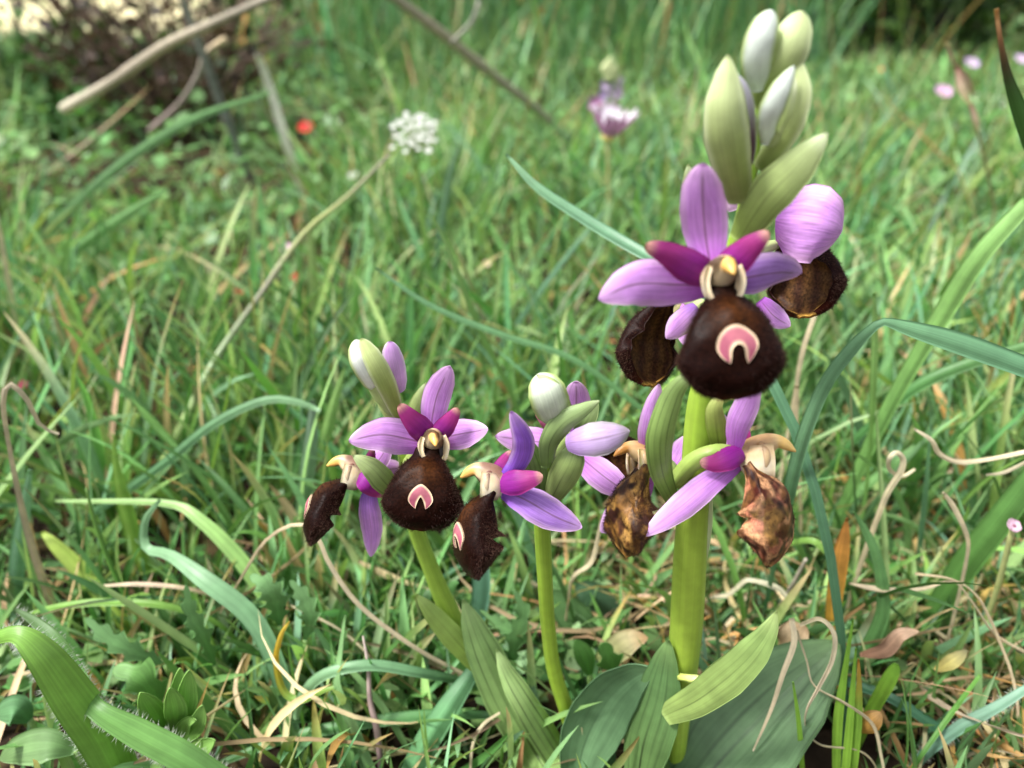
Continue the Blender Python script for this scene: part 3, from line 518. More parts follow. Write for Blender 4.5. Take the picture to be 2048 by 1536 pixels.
# ------------------------------------------------------------------ ground
def node_ground():
    m = bpy.data.materials.new('meadow_soil'); m.use_nodes = True; N, L = m.node_tree.nodes, m.node_tree.links; b = N['Principled BSDF']
    g = N.new('ShaderNodeNewGeometry')
    def noi(sc, det=5): n = N.new('ShaderNodeTexNoise'); n.inputs['Scale'].default_value = sc; n.inputs['Detail'].default_value = det; L.new(g.outputs['Position'], n.inputs['Vector']); return n
    def ramp(src, stops):
        r = N.new('ShaderNodeValToRGB'); L.new(src, r.inputs[0]); e = r.color_ramp.elements
        while len(e) < len(stops): e.new(.5)
        for el, (p_, c) in zip(e, stops): el.position = p_; el.color = (*c, 1)
        return r.outputs[0]
    def mix(f, a, b_): x = N.new('ShaderNodeMix'); x.data_type = 'RGBA'; L.new(f, x.inputs[0]); L.new(a, x.inputs[6]); L.new(b_, x.inputs[7]); return x.outputs[2]
    n1, n2, n3 = noi(90), noi(9), noi(1.1, 3)
    soil = ramp(n1.outputs['Fac'], [(.3, hx('#1c1610')), (.5, hx('#33281f')), (.62, hx('#54462f')), (.72, hx('#2f3a1c'))])
    turf = ramp(n2.outputs['Fac'], [(.3, hx('#202c14')), (.5, hx('#35471f')), (.7, hx('#566432'))])
    dry = ramp(n2.outputs['Fac'], [(.3, hx('#cdbd8c')), (.7, hx('#efe6bc'))])  # dry ground at far left, paled so its colour carries distant sunlight and haze
    sep = N.new('ShaderNodeSeparateXYZ'); L.new(g.outputs['Position'], sep.inputs[0])
    def rng_(src, a, b_): r = N.new('ShaderNodeMapRange'); r.interpolation_type = 'SMOOTHSTEP'; r.inputs['From Min'].default_value = a; r.inputs['From Max'].default_value = b_; L.new(src, r.inputs['Value']); return r.outputs[0]
    far = rng_(sep.outputs['Y'], .6, 3.0)
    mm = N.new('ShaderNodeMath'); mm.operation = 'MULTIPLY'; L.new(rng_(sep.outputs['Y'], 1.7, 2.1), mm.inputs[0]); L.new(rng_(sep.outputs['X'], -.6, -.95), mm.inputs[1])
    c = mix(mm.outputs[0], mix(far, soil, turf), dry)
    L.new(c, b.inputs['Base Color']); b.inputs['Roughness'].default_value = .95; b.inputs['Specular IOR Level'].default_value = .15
    bp = N.new('ShaderNodeBump'); bp.inputs['Strength'].default_value = .6; bp.inputs['Distance'].default_value = .004; L.new(n1.outputs['Fac'], bp.inputs['Height']); L.new(bp.outputs[0], b.inputs['Normal'])
    return m
def gz(x, y):
    x, y = np.asarray(x, float), np.asarray(y, float); r = np.hypot(x, y)
    w = sstep(.2, .6, r); return w*(.012*np.sin(x*7+1)*np.cos(y*5.3)+.008*np.sin(x*13-y*11))*sstep(.2, 1.2, r) + .02*sstep(2, 8, y)*np.maximum(y-2, 0) - .0015*sstep(.0, .2, r)
ax = np.sign(np.linspace(-1, 1, 161))*np.abs(np.linspace(-1, 1, 161))**3.2*400; ay = np.concatenate([-np.linspace(1, 0, 31)[:-1]**3*400, np.linspace(0, 1, 140)**3.2*600])
X, Yg = np.meshgrid(ax, ay, indexing='ij'); Z = np.minimum(gz(X, Yg), 6) - .0008
mb = MB(); I = np.arange(X.size).reshape(X.shape); mb.add(np.stack([X, Yg, Z], -1), np.stack([I[:-1, :-1], I[1:, :-1], I[1:, 1:], I[:-1, 1:]], -1).reshape(-1, 4), hx('#4a3d2a'), (.5, .5))
o = mb.build('ground', node_ground()); tag(o, 'brown soil under the meadow grass', 'ground', kind='structure')

# ------------------------------------------------------------------ grass masses
GP = np.array([hx(c) for c in ('#649248', '#78a85a', '#4f7c42', '#8cb46c', '#6a9a68', '#7aa884', '#8caa54', '#406838', '#a3bd78', '#80ae74')])
DP = np.array([hx(c) for c in ('#c9b488', '#b39a6a', '#d8c8a0', '#a08560', '#c79a58', '#8a7658')])
def keepout(Q):
    """True where a near blade would stand in front of the orchids or right at the lens (Q: n,k,3)"""
    d = Q-CAMP; dep = -(d@CT); px = 1024+FPX*(d@CR)/np.maximum(dep, 1e-4); py = 768-FPX*(d@CU)/np.maximum(dep, 1e-4); Y = Q[..., 1]
    bad = (dep < .105) & (dep > 0) & (np.abs(px-1024) < 1300) & (py < 1800)
    bad |= (Y < .118) & (dep > 0) & (px > 780) & (px < 1720) & (py < np.where(px < 1340, 1400, 1540))
    bad |= (Y < .138) & (dep > 0) & (px > 600) & (px < 1720) & (py < 1140)
    bad |= (Y < .14) & (dep > 0) & (py < 1120) & (px > -200) & (px < 2250)
    bad |= (Y < .2) & (dep > 0) & (py < 620) & (px > -200) & (px < 2250)
    return bad.any(1)
def blades(mb, root, h, w, th0, th1, az, daz, col, tipc, seg, tw, fold=.25, ko=False, base=None, mi=0):
    n = len(root); P_ = np.zeros((n, seg+1, 3)); P_[:, 0] = root; Nn = np.zeros_like(P_); Sd = np.zeros_like(P_)
    for i in range(seg+1):
        s = i/seg; th = th0+(th1-th0)*s**1.25; a = az+daz*s
        d = np.stack([np.cos(a)*np.sin(th), np.sin(a)*np.sin(th), np.cos(th)], -1); nn = np.stack([-np.cos(a)*np.cos(th), -np.sin(a)*np.cos(th), np.sin(th)], -1)
        pe = np.stack([-np.sin(a), np.cos(a), 0*a], -1); t = (tw[:, 0]+tw[:, 1]*s)[:, None]
        Sd[:, i] = pe*np.cos(t)+nn*np.sin(t); Nn[:, i] = nn*np.cos(t)-pe*np.sin(t)
        if i < seg: P_[:, i+1] = P_[:, i]+d*(h/seg)[:, None]; P_[:, i+1, 2] = np.maximum(P_[:, i+1, 2], root[:, 2]+.001)
    if ko:
        g = ~keepout(P_); P_, Nn, Sd, w, col, tipc = P_[g], Nn[g], Sd[g], w[g], col[g], tipc[g]; n = len(P_)
        if base is not None: base = base[g] if base.ndim > 1 else base
    s = np.linspace(0, 1, seg+1); W = (w[:, None]/2*np.interp(s, [0, .15, .45, .75, .92, 1], [.6, .9, 1, .72, .35, .03])[None])[..., None]
    V = np.stack([P_-Sd*W, P_-Nn*W*fold*2, P_+Sd*W], 2)
    c = col[:, None]*np.ones((1, seg+1, 1)); c = mixc(c, tipc[:, None], np.broadcast_to(sstep(.55, 1, s), (n, seg+1)))
    c = mixc(c, c*np.array([1.25, 1.15, .9])+.03, np.broadcast_to(.5*(1-sstep(0, .25, s)), (n, seg+1)))
    c = np.repeat(c[:, :, None], 3, 2); st = np.zeros((n, seg+1, 3, 2)); st[..., 0] = s[None, :, None]; st[..., 1] = np.array([0, .5, 1]); st[..., 1] += rng.uniform(0, 9, (n, 1, 1))
    I = np.arange(n*(seg+1)*3).reshape(n, seg+1, 3); F = np.concatenate([np.stack([I[:, :-1, j], I[:, :-1, j+1], I[:, 1:, j+1], I[:, 1:, j]], -1).reshape(-1, 4) for j in (0, 1)])
    mb.add(V, F, c.reshape(-1, 3), st.reshape(-1, 2), mi)
GP = GP*.96+GP.mean(1, keepdims=True)*.04
def pick(n, pal, var=.28, x=None, y=None):
    i = rng.integers(0, len(pal), n); j = rng.integers(0, len(pal), n); c = mixc(pal[i], pal[j], rng.uniform(0, 1, n))
    return c*rng.uniform(1-var, 1+var, (n, 1))*(1+rng.uniform(-.12, .12, (n, 3)))
def zone(mb, n, y0, y1, hr, wr, seg, lean=(.0, .7), curl=(.05, 1.0), dryf=.028, ko=False, xr=None, pal=GP, pw=1.3, side=.78, hfun=None, clump=0):
    y = y0+(y1-y0)*rng.uniform(0, 1, n)**(1/1.5)
    x = rng.uniform(-1, 1, n)*(side*y+.07) if xr is None else rng.uniform(xr[0], xr[1], n)
    if clump:
        cx, cy = x[:clump], y[:clump]; k_ = rng.integers(0, clump, n); m_ = rng.uniform(0, 1, n) < .75
        x = np.where(m_, cx[k_]+rng.normal(0, .012+.02*cy[k_], n), x); y = np.where(m_, cy[k_]+rng.normal(0, .01+.02*cy[k_], n), y)
        y = np.clip(y, y0*.92, None)
    dn = np.sin(x*23+2*np.sin(y*17))*np.cos(y*19+1.7*np.sin(x*13)); kp = (dn > -.42) | (rng.uniform(0, 1, n) < .25)
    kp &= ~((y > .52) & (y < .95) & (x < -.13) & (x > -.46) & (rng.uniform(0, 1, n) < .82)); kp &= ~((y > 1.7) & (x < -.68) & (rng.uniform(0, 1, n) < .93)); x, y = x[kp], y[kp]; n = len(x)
    h = hr[0]+(hr[1]-hr[0])*rng.uniform(0, 1, n)**pw; w = rng.uniform(*wr, n)*np.where(rng.uniform(0, 1, n) < .25, .5, 1)
    h = h*np.where((y > .34) & (y < .66) & (x < -.25*y) & (x > -.62*y), .5, 1)
    if hfun is not None: h = h*hfun(x, y)
    col = pick(n, pal); d = rng.uniform(0, 1, n) < dryf; col[d] = pick(int(d.sum()), DP)
    tip = mixc(col, np.where((rng.uniform(0, 1, n) < .2)[:, None], pick(n, DP), col*1.15), np.full(n, .85))
    z = gz(x, y)-.002
    blades(mb, np.stack([x, y, z], -1), h, w, rng.uniform(*lean, n), rng.uniform(*lean, n)+rng.uniform(*curl, n), rng.uniform(0, 2*math.pi, n), rng.normal(0, .5, n), col, tip, seg, np.stack([rng.uniform(-.7, .7, n), rng.normal(0, .8, n)], -1), ko=ko)
mb = MB()
zone(mb, 2600, .08, .16, (.010, .036), (.0007, .0026), 8, ko=True, dryf=.08)
zone(mb, 1100, .115, .17, (.012, .034), (.001, .0034), 8, ko=True, dryf=.028, xr=(-.06, .09))
zone(mb, 4600, .14, .30, (.022, .078), (.0009, .0036), 8, ko=True, dryf=.028, clump=500)
zone(mb, 11500, .28, .75, (.025, .085), (.0009, .0036), 7, ko=True, dryf=.028, clump=1300)
zone(mb, 170, .35, 1.2, (.10, .2), (.0008, .0016), 9, lean=(.05, .6), curl=(-.1, .5), ko=True, dryf=.5, pal=GP[[3, 6, 8]])
zone(mb, 900, .21, .8, (.05, .14), (.001, .0032), 9, lean=(.7, 1.3), curl=(-.2, .5), ko=True, dryf=.08)
o = mb.build('meadow_grass', M_GRASS); tag(o, 'short green grass carpeting the ground around the orchids', 'grass', kind='stuff')
mb = MB()
hf = lambda x, y: np.where(x < .3*y, 1.0, .55)*np.where((x < -.22*y) & (y < 1.8), .42, 1)
zone(mb, 13000, .7, 1.7, (.035, .13), (.0014, .0042), 6, dryf=.028, clump=1800, hfun=hf)
zone(mb, 15000, 1.6, 6.5, (.06, .22), (.003, .007), 5, dryf=.12, clump=2500, hfun=hf)
o = mb.build('far_grass', M_GRASS); tag(o, 'blurred tall grass filling the far meadow', 'grass', kind='stuff')
mb = MB()
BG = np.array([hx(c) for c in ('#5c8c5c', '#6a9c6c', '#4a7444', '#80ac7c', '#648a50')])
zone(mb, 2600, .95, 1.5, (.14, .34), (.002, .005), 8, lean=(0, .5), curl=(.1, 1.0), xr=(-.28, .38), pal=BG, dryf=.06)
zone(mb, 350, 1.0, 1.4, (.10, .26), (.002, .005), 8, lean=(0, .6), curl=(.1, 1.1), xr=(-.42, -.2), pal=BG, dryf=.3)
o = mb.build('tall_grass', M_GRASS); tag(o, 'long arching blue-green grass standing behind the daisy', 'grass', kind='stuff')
# broad-leaved ground cover
mb = MB(); n = 9000
y = .12+1.1*rng.uniform(0, 1, n)**1.6; x = rng.uniform(-1, 1, n)*(.75*y+.05); hgt = rng.uniform(.002, .028, n)*np.clip(y/.4, .35, 1.6)
L_ = rng.uniform(.004, .012, n)*np.clip(y/.4, .6, 1.5); az = rng.uniform(0, 6.28, n); el = rng.uniform(-.3, .9, n)
d = np.stack([np.cos(az)*np.cos(el), np.sin(az)*np.cos(el), np.sin(el)], -1); pe = np.stack([-np.sin(az), np.cos(az), 0*az], -1)*rng.uniform(.22, .42, (n, 1)); nn = np.cross(d, pe)
rt = np.stack([x, y, gz(x, y)+hgt], -1)
pts = [(0, 0, 0), (.3, .85, .12), (.7, .8, .1), (1, 0, -.12), (.7, -.8, .1), (.3, -.85, .12), (.5, 0, -.02)]
V = np.stack([rt+L_[:, None]*(d*a+pe*b+nn*c_) for a, b, c_ in pts], 1); g = ~keepout(V); V = V[g]; n = len(V)
I = np.arange(n)[:, None]*7; F = np.concatenate([I+np.array([[0, 1, 6, 5]]), I+np.array([[1, 2, 3, 6]]), I+np.array([[6, 3, 4, 5]])])
cc = pick(n, np.array([hx(c) for c in ('#5d8a48', '#77a060', '#4c7840', '#88ad70', '#6d9a58')])); mb.add(V, F, np.repeat(cc, 7, 0), (.5, .5))
o = mb.build('ground_cover', M_GRASS); tag(o, 'tiny oval-leaved ground cover between the grass tufts', 'ground cover', kind='stuff')
# dry litter
mb = MB(); n = 380
y = .085+.9*rng.uniform(0, 1, n)**1.7; x = rng.uniform(-1, 1, n)*(.75*y+.05)
a_ = rng.uniform(0, 6.28, n); col = pick(n, DP)
blades(mb, np.stack([x, y, gz(x, y)+rng.uniform(0, .012, n)], -1), rng.uniform(.015, .07, n), rng.uniform(.0005, .0018, n), rng.uniform(.9, 1.6, n), rng.uniform(1.3, 2.2, n), a_, rng.normal(0, 1.4, n), col, col*1.1, 8, np.stack([rng.uniform(-1, 1, n), rng.normal(0, 2.5, n)], -1), ko=True)
n = 900; y = .09+.12*rng.uniform(0, 1, n); x = rng.uniform(.02, .16, n)
a_ = rng.uniform(0, 6.28, n); col = pick(n, DP)
blades(mb, np.stack([x, y, gz(x, y)+rng.uniform(0, .008, n)], -1), rng.uniform(.01, .05, n), rng.uniform(.0004, .0015, n), rng.uniform(.9, 1.6, n), rng.uniform(1.2, 2.2, n), a_, rng.normal(0, 2., n), col, col*1.1, 9, np.stack([rng.uniform(-1, 1, n), rng.normal(0, 3., n)], -1), ko=True)
o = mb.build('dry_grass_litter', M_DRY); tag(o, 'tangled dry straw bits lying on the soil', 'litter', kind='stuff')
# ------------------------------------------------------------------ single blades, straws and stalks
def ramp_cols(cols):
    cs = np.array([hx(c) for c in cols]); xs = np.linspace(0, 1, len(cs))
    def f(S, T):
        c = np.stack([np.interp(S, xs, cs[:, i]) for i in range(3)], -1)
        return mixc(c*(1-.10*(.5+.5*np.cos(T*math.pi*5)))[..., None], c*1.25, .5*(1-sstep(.0, .12, np.abs(T))))
    return f
def path3(ctrl, root, n, straight=False):
    S = catmull(ctrl, n); C = clampg([P(*r[:3]) for r in S]); W = np.array([max(r[3], .4)/2*depth(c)/FPX for r, c in zip(S, C)])
    if root:
        if root == 'b': C, W = C[::-1], W[::-1]
        e = C[0]; d = unit(C[0]-C[2]); h = e[2]+.002
        if h > .003:
            k_ = max(4, int(n*.35)); f = np.linspace(1, 0, k_, endpoint=False)[:, None]
            g = e+np.array([d[0], d[1], 0])*h*(1.5 if straight else .6); g[2] = float(gz(g[0], g[1]))-.002; q = e+d*h*(.9 if straight else .45); q[2] = max(q[2], g[2]+h*.25)
            X = (1-f)**2*e+2*(1-f)*f*q+f*f*g; C = np.vstack([X, C]); W = np.r_[W[0]*np.linspace(.7, 1, k_), W]
    return C, W
def blade(label, ctrl, cols, root='a', name='grass_shoot', cat='grass', m=M_GRASS, n=26, mm=7, group=None, hair=0, th=.00018, **kw):
    C, W = path3(ctrl, root, n); W = W*(.72 if m is M_DRY and name == 'dry_straw' else 1); s = np.linspace(0, 1, len(C)); t = np.linspace(-1, 1, mm); kw.setdefault('fold', .3)
    G, s, t = sheet(C, W, s, t, **kw); rc = ramp_cols(cols); mb = MB(); mb.shell(G, s, t, (lambda S, T: mixc(rc(S, T), hx('#e2d8b6'), np.full(S.shape, .68))) if name == 'dry_straw' else rc, None, th)
    if hair:
        for e in (0, -1):
            i = rng.integers(0, len(C)-1, hair); f = rng.uniform(0, 1, (hair, 1)); p0 = G[i, e]*(1-f)+G[i+1, e]*f
            mb.hairs(p0, unit(G[i, e]-C[i]), rng.uniform(.0005, .0013, hair), np.full((hair, 3), .55)*[1, 1.05, .9], .000035, 1, jit=.35)
    b = np.array([C[0][0], C[0][1], 0.]); o = mb.build(name, [m, M_HAIR], None, b, b); return tag(o, label, cat, group)
def stalk(label, ctrl, cols, root='a', name='dead_stalk', cat='stalk', m=M_DRY, n=22, nodes=(), group=None):
    C, W = path3(ctrl, root, n, True)
    for q in nodes:
        s = np.linspace(0, 1, len(C)); W = W*(1+.35*np.exp(-((s-q)/.02)**2))
    cs = np.array([hx(c) for c in cols]); xs = np.linspace(0, 1, len(cs))
    mb = MB(); mb.tube(C, W, lambda S, T: np.stack([np.interp(S, xs, cs[:, i]) for i in range(3)], -1)*(1+.1*np.cos(T*12*math.pi))[..., None], 9)
    b = np.array([C[0][0], C[0][1], 0.]); return tag(mb.build(name, m, None, b, b), label, cat, group)
DRY = dict(name='dry_straw', cat='straw', m=M_DRY)
BL = ('#5f8c5e', '#78a678', '#8cb486'); GR = ('#6f9a44', '#86b254', '#8fbb5c'); YG = ('#8fae4a', '#a9c45c', '#b5cb62'); TN = ('#c2a87c', '#d3bd92', '#c9b080')
blade('blue-green grass blade sharply kinked beside the tall orchid', [(1548, 1130, 138, 10), (1575, 1000, 126, 24), (1605, 880, 122, 27), (1650, 770, 120, 27), (1705, 695, 119, 25), (1752, 650, 118, 17), (1768, 643, 118, 15), (1830, 660, 117, 32), (1930, 690, 115, 44), (2080, 745, 112, 40)], ('#62906a', '#76a67c', '#86b48a', '#78a87c', '#6c9c74'), n=44, fold=.25)
blade('tall dark green blade with a dry orange tip', [(2230, 700, 118, 34), (2120, 430, 116, 34), (2050, 250, 114, 30), (2015, 150, 113, 15), (1999, 70, 112, 7), (1993, 18, 112, 8)], ('#4a763c',)+('#5a8844',)*12+('#527e40', '#56583e', '#a87c58', '#e0b47c'), fold=.4)
blade('broad bright green hairy-edged blade arching over the soil', [(262, 1600, 98, 70), (205, 1480, 96, 84), (150, 1400, 95, 82), (85, 1310, 95, 62), (30, 1268, 96, 34), (-40, 1290, 98, 18)], ('#6f9c46', '#86b654', '#8fbd58', '#85b450'), n=34, mm=13, hair=260, fold=.1, cup=.12)
blade('second hairy-edged blade bowing away from the broad bright one', [(440, 1560, 92, 50), (360, 1512, 92, 58), (270, 1465, 93, 56), (190, 1418, 95, 40), (150, 1360, 101, 46), (110, 1285, 104, 34), (72, 1246, 107, 22), (30, 1218, 110, 6)], ('#5f9450', '#7fb262', '#79aa5a', '#6d9c52', '#5f7a50'), n=36, mm=11, hair=240, fold=.2, twist=30)
blade('glaucous blade curving in a wide low arch', [(160, 1040, 178, 10), (240, 990, 175, 16), (330, 925, 172, 18), (430, 845, 170, 18), (530, 800, 170, 16), (600, 805, 170, 13), (640, 822, 170, 7)], BL, fold=.3)
blade('dry greyish pink straw hooked over at its tip', [(100, 1200, 148, 22), (66, 1100, 146, 20), (40, 1000, 144, 15), (16, 880, 142, 11), (6, 800, 141, 14), (20, 768, 141, 15), (55, 800, 142, 13), (80, 850, 143, 10), (118, 868, 144, 5)], ('#9db45e', '#b0a070', '#b58080', '#7a5a58', '#b8a49a', '#bfae9e', '#a99a7e'), **DRY)
blade('thin horizontal dry leaf turning from pink to orange', [(440, 1196, 140, 7), (370, 1176, 138, 10), (280, 1168, 137, 11), (200, 1172, 137, 5)], ('#a9b060', '#d9a860', '#d8a0a0', '#cfb090'), root='a', **DRY)
blade('pale green blade lying level above the soil', [(390, 1226, 135, 10), (310, 1208, 134, 14), (200, 1204, 134, 15), (110, 1214, 134, 12), (56, 1228, 134, 4)], GR)
blade('long blue-green blade arching down to the soil', [(594, 1560, 110, 30), (578, 1440, 116, 34), (552, 1330, 120, 36), (500, 1232, 124, 38), (410, 1160, 128, 36), (340, 1110, 134, 22), (292, 1095, 138, 18), (290, 1040, 140, 14), (320, 1000, 142, 6)], BL, n=36, fold=.2)
blade('slender hooked blade with a yellow tip', [(650, 1380, 112, 8), (600, 1400, 112, 14), (566, 1380, 113, 14), (552, 1320, 114, 11), (562, 1270, 114, 9), (578, 1244, 114, 3)], ('#7fa24e', '#8bae52', '#7fa248', '#e0c03c', '#e8cf60'))
blade('smooth blade hooped low behind the leaning orchid', [(940, 1365, 122, 14), (840, 1345, 116, 20), (740, 1330, 114, 22), (650, 1348, 113, 22), (605, 1390, 112, 20), (590, 1440, 112, 12)], BL)
blade('twisted blade dropping beneath the low hoop', [(745, 1560, 106, 26), (715, 1490, 108, 30), (690, 1420, 110, 24), (672, 1365, 112, 18), (680, 1300, 116, 14), (690, 1230, 120, 6)], ('#6f9c60', '#88b078', '#7fa86c'), twist=60)
blade('tan straw arched in a hoop below the small side flower', [(935, 1352, 124, 9), (830, 1295, 122, 11), (720, 1212, 122, 12), (660, 1130, 124, 12), (630, 1065, 126, 10), (590, 1048, 128, 9), (530, 1082, 130, 8), (480, 1160, 132, 7), (440, 1226, 134, 4)], ('#b58e6c', '#c4a184', '#c8a890', '#b59a80', '#c99a70', '#b88a60'), **DRY)
blade('thin tan straw slanting behind the twisted blade', [(760, 1330, 126, 5), (680, 1260, 128, 6), (580, 1210, 130, 5)], TN, **DRY)
stalk('thin dark green rush stem', [(285, 1250, 140, 9), (235, 1160, 142, 10), (195, 1060, 144, 9), (172, 976, 146, 4)], ('#3f6a2c', '#4f7c34', '#5c7a3a'), name='rush_stem', cat='stem', m=M_STEM)
blade('dark brown-green spear-like blade', [(228, 835, 250, 16), (262, 740, 248, 18), (292, 670, 246, 13), (312, 632, 245, 4)], ('#3d4a2a', '#4a5230', '#4c4a3a'))
stalk('long pale oat stem slanting across the grass with a dark node', [(292, 1000, 190, 20), (360, 860, 200, 19), (430, 720, 215, 14), (520, 590, 235, 11), (610, 465, 255, 11), (690, 398, 270, 9), (780, 308, 290, 5)], ('#a6bd72', '#b5c77e', '#a9bf78', '#86a070', '#7d7a68', '#a0a86a', '#8a8078'), name='oat_stem', cat='stem', m=M_STEM, nodes=(.72,))
blade('upright pale green strap among short grass', [(628, 720, 285, 15), (626, 600, 283, 18), (624, 520, 282, 17), (620, 448, 282, 8)], ('#9db86c', '#b5c98a', '#a9c07c'))
blade('cream-coloured upright strap of dead leaf', [(592, 345, 500, 17), (570, 280, 492, 21), (546, 195, 485, 20), (524, 130, 478, 18), (516, 110, 470, 14)], ('#d8dcc0', '#f0f0e0', '#ecece0', '#f0f0e4'), name='dead_grass', cat='dry grass', m=M_DRY, tilt=35, fold=0)
stalk('dry jointed stalk leaning across the brown thicket', [(128, 218, 500, 22), (230, 160, 484, 20), (330, 92, 468, 21), (420, 50, 452, 18), (520, 5, 436, 17), (600, -30, 420, 14)], ('#d8d0b8', '#b0a490', '#c8bca4', '#98907f', '#b0a896'), root=None, nodes=(.3, .6))
stalk('grey twig bending down in front of the brown thicket', [(300, 262, 560, 13), (360, 208, 550, 13), (398, 150, 540, 14), (412, 108, 530, 14), (450, 78, 520, 12)], ('#8a7a74', '#7d7068', '#8a8278', '#c9b490'), root=None, name='grey_twig', cat='twig', m=M_BARK)
stalk('grey stem crossing behind the bent twig', [(482, 310, 540, 13), (440, 200, 530, 16), (405, 105, 520, 16), (370, 10, 510, 15), (350, -50, 500, 13)], ('#6a7068', '#7c807c', '#8a8c86', '#9a9a92'), nodes=(.4,))
straw_st = stalk('stout straw slanting down toward the pink daisy', [(1050, 200, 600, 17), (960, 130, 575, 20), (880, 65, 550, 22), (800, 5, 525, 20), (740, -40, 500, 18)], ('#8a8c74', '#a8a48c', '#b0a690', '#9c9484'), nodes=(.45,))
C = np.array([P(*q) for q in catmull([(905, 84, 535), (945, 42, 530), (958, 2, 528)], 10)]); mb = MB(); mb.tube(C, .0014, hx('#9a988c'), 7); mb.build('side_branch', M_BARK, straw_st, np.array(straw_st.location))
blade('cream straw standing at the edge of the grass', [(52, 720, 270, 14), (24, 600, 268, 15), (6, 500, 266, 13), (-8, 420, 265, 6)], ('#b0a080', '#d3cab0', '#d8d0b8'), **DRY)
blade('long light green blade sloping up beside the thicket', [(70, 490, 400, 18), (180, 380, 395, 19), (280, 300, 390, 19), (400, 232, 385, 16), (540, 186, 380, 5)], ('#86b078', '#93bb88', '#7fae70'))
blade('wide soft green blade slanting under the long light one', [(20, 585, 350, 22), (120, 520, 343, 26), (220, 450, 337, 24), (335, 378, 330, 8)], ('#7fae68', '#8cba78', '#93bf80'))
blade('thin pointed blade with a crisp tip behind the buds of the leaning orchid', [(1010, 760, 200, 10), (960, 660, 198, 12), (915, 545, 196, 11), (868, 432, 195, 3)], ('#7fa85c', '#8fb86c', '#9fc480'))
blade('dark stem-like blade rising under the white umbel', [(868, 640, 300, 13), (856, 520, 305, 13), (842, 420, 310, 12), (828, 330, 315, 9)], ('#4f7c34', '#5d8a3c', '#7d9a4a'))
blade('upright dull green blade beside the umbel stem', [(876, 500, 330, 12), (890, 400, 328, 16), (905, 330, 326, 13), (920, 290, 325, 5)], ('#6f9a78', '#86ab88', '#8fb28a'))
blade('blue-green blade pointing away from the large flower', [(1330, 530, 150, 22), (1240, 480, 158, 24), (1150, 425, 164, 22), (1070, 370, 168, 17), (1012, 308, 172, 5)], ('#56825e', '#6c9a76', '#7aa882', '#8ab48a'))
blade('thin blade crossing behind the straight-stemmed orchid buds', [(1300, 830, 175, 10), (1150, 720, 178, 12), (1000, 668, 180, 12), (860, 610, 182, 10), (750, 535, 184, 4)], ('#5f8f50', '#6f9e68', '#77a678'))
blade('thin straight blade criss-crossing the fine grass', [(1010, 680, 260, 9), (1120, 530, 262, 10), (1210, 420, 264, 4)], ('#6d9a78', '#80aa88'))
blade('bright broad blade sweeping up past the tall stem', [(1830, 720, 165, 30), (1890, 620, 163, 38), (1960, 510, 160, 38), (2060, 400, 158, 30)], ('#79a85c', '#93c070', '#9cc87a'))
blade('slender vertical blade standing behind the kink', [(1742, 870, 165, 8), (1747, 760, 163, 13), (1750, 660, 162, 12), (1748, 585, 161, 4)], ('#7fae5c', '#93bd6c', '#9cc47a'))
blade('deep green blade running level under the kinked one', [(1740, 850, 172, 14), (1830, 775, 170, 24), (1930, 730, 168, 24), (2060, 690, 166, 20)], ('#4f8248', '#5f9252', '#6d9c5c'))
blade('wide green blade rising steeply past the dry loops', [(1860, 1240, 140, 40), (1930, 1130, 138, 52), (2000, 1040, 136, 50), (2090, 920, 134, 40)], ('#4f7c3c', '#5f8c46', '#669450'), mm=9)
blade('crumpled tan straw standing behind the turned-away flower', [(1588, 800, 170, 10), (1606, 700, 170, 13), (1632, 620, 170, 12), (1642, 560, 170, 9), (1664, 512, 170, 5)], ('#c2a070', '#cdb48a', '#d3c09c', '#c4b494'), ruffle=.5, **DRY)
blade('upright ochre straw behind the withered flower', [(1600, 990, 165, 9), (1592, 880, 165, 12), (1594, 770, 165, 11)], ('#b58a50', '#c9a068', '#c09a6c'), **DRY)
blade('flat orange-yellow dying blade standing upright', [(1660, 1262, 132, 18), (1668, 1200, 131, 30), (1680, 1120, 130, 32), (1688, 1075, 130, 22), (1694, 1036, 130, 3)], ('#dba93c', '#e0b048', '#dba24c', '#c98a48'), fold=.05, m=M_DRY, name='dying_grass', cat='grass')
loop = [(1755, 1035, 140, 14), (1775, 985, 139, 16), (1800, 945, 138, 17), (1806, 918, 138, 15), (1792, 905, 138, 13), (1778, 918, 138, 12), (1780, 940, 139, 11), (1805, 952, 140, 9), (1830, 938, 141, 7)]
blade('pale straw curled into a small open loop', loop, ('#a08a60', '#c9b080', '#e0d2a8', '#e6dcb8', '#d8cba0'), n=40, **DRY)
blade('long wavy cream straw hanging above the litter', [(1828, 858, 140, 5), (1862, 880, 139, 10), (1880, 908, 139, 13), (1920, 924, 138, 12), (1980, 918, 137, 12), (2060, 902, 136, 11)], ('#cfc48a', '#dacba0', '#d8c4a4', '#d8c8aa'), root='b', ruffle=.5, n=34, **DRY)
blade('short curved cream straw under the wavy one', [(1972, 950, 138, 5), (2010, 944, 138, 9), (2060, 920, 137, 8)], ('#d8cba8', '#d0c4a0'), root='b', **DRY)
blade('zigzag tan straw dropping through the dry tangle', [(1920, 1180, 134, 8), (1936, 1100, 133, 9), (1930, 1060, 133, 12), (1905, 1010, 134, 12), (1886, 985, 134, 6)], ('#c4a880', '#d0b898', '#cfb494'), ruffle=.4, **DRY)
blade('long twisted pinkish straw with a pointed end lying over the litter', [(2060, 1310, 118, 10), (1990, 1270, 122, 12), (1940, 1200, 126, 14), (1905, 1164, 128, 17), (1850, 1178, 128, 16), (1790, 1182, 128, 19), (1740, 1176, 129, 16), (1698, 1166, 130, 4)], ('#b59068', '#c8a684', '#d0ae92', '#d3b29a', '#c9a48a'), n=40, twist=160, **DRY)
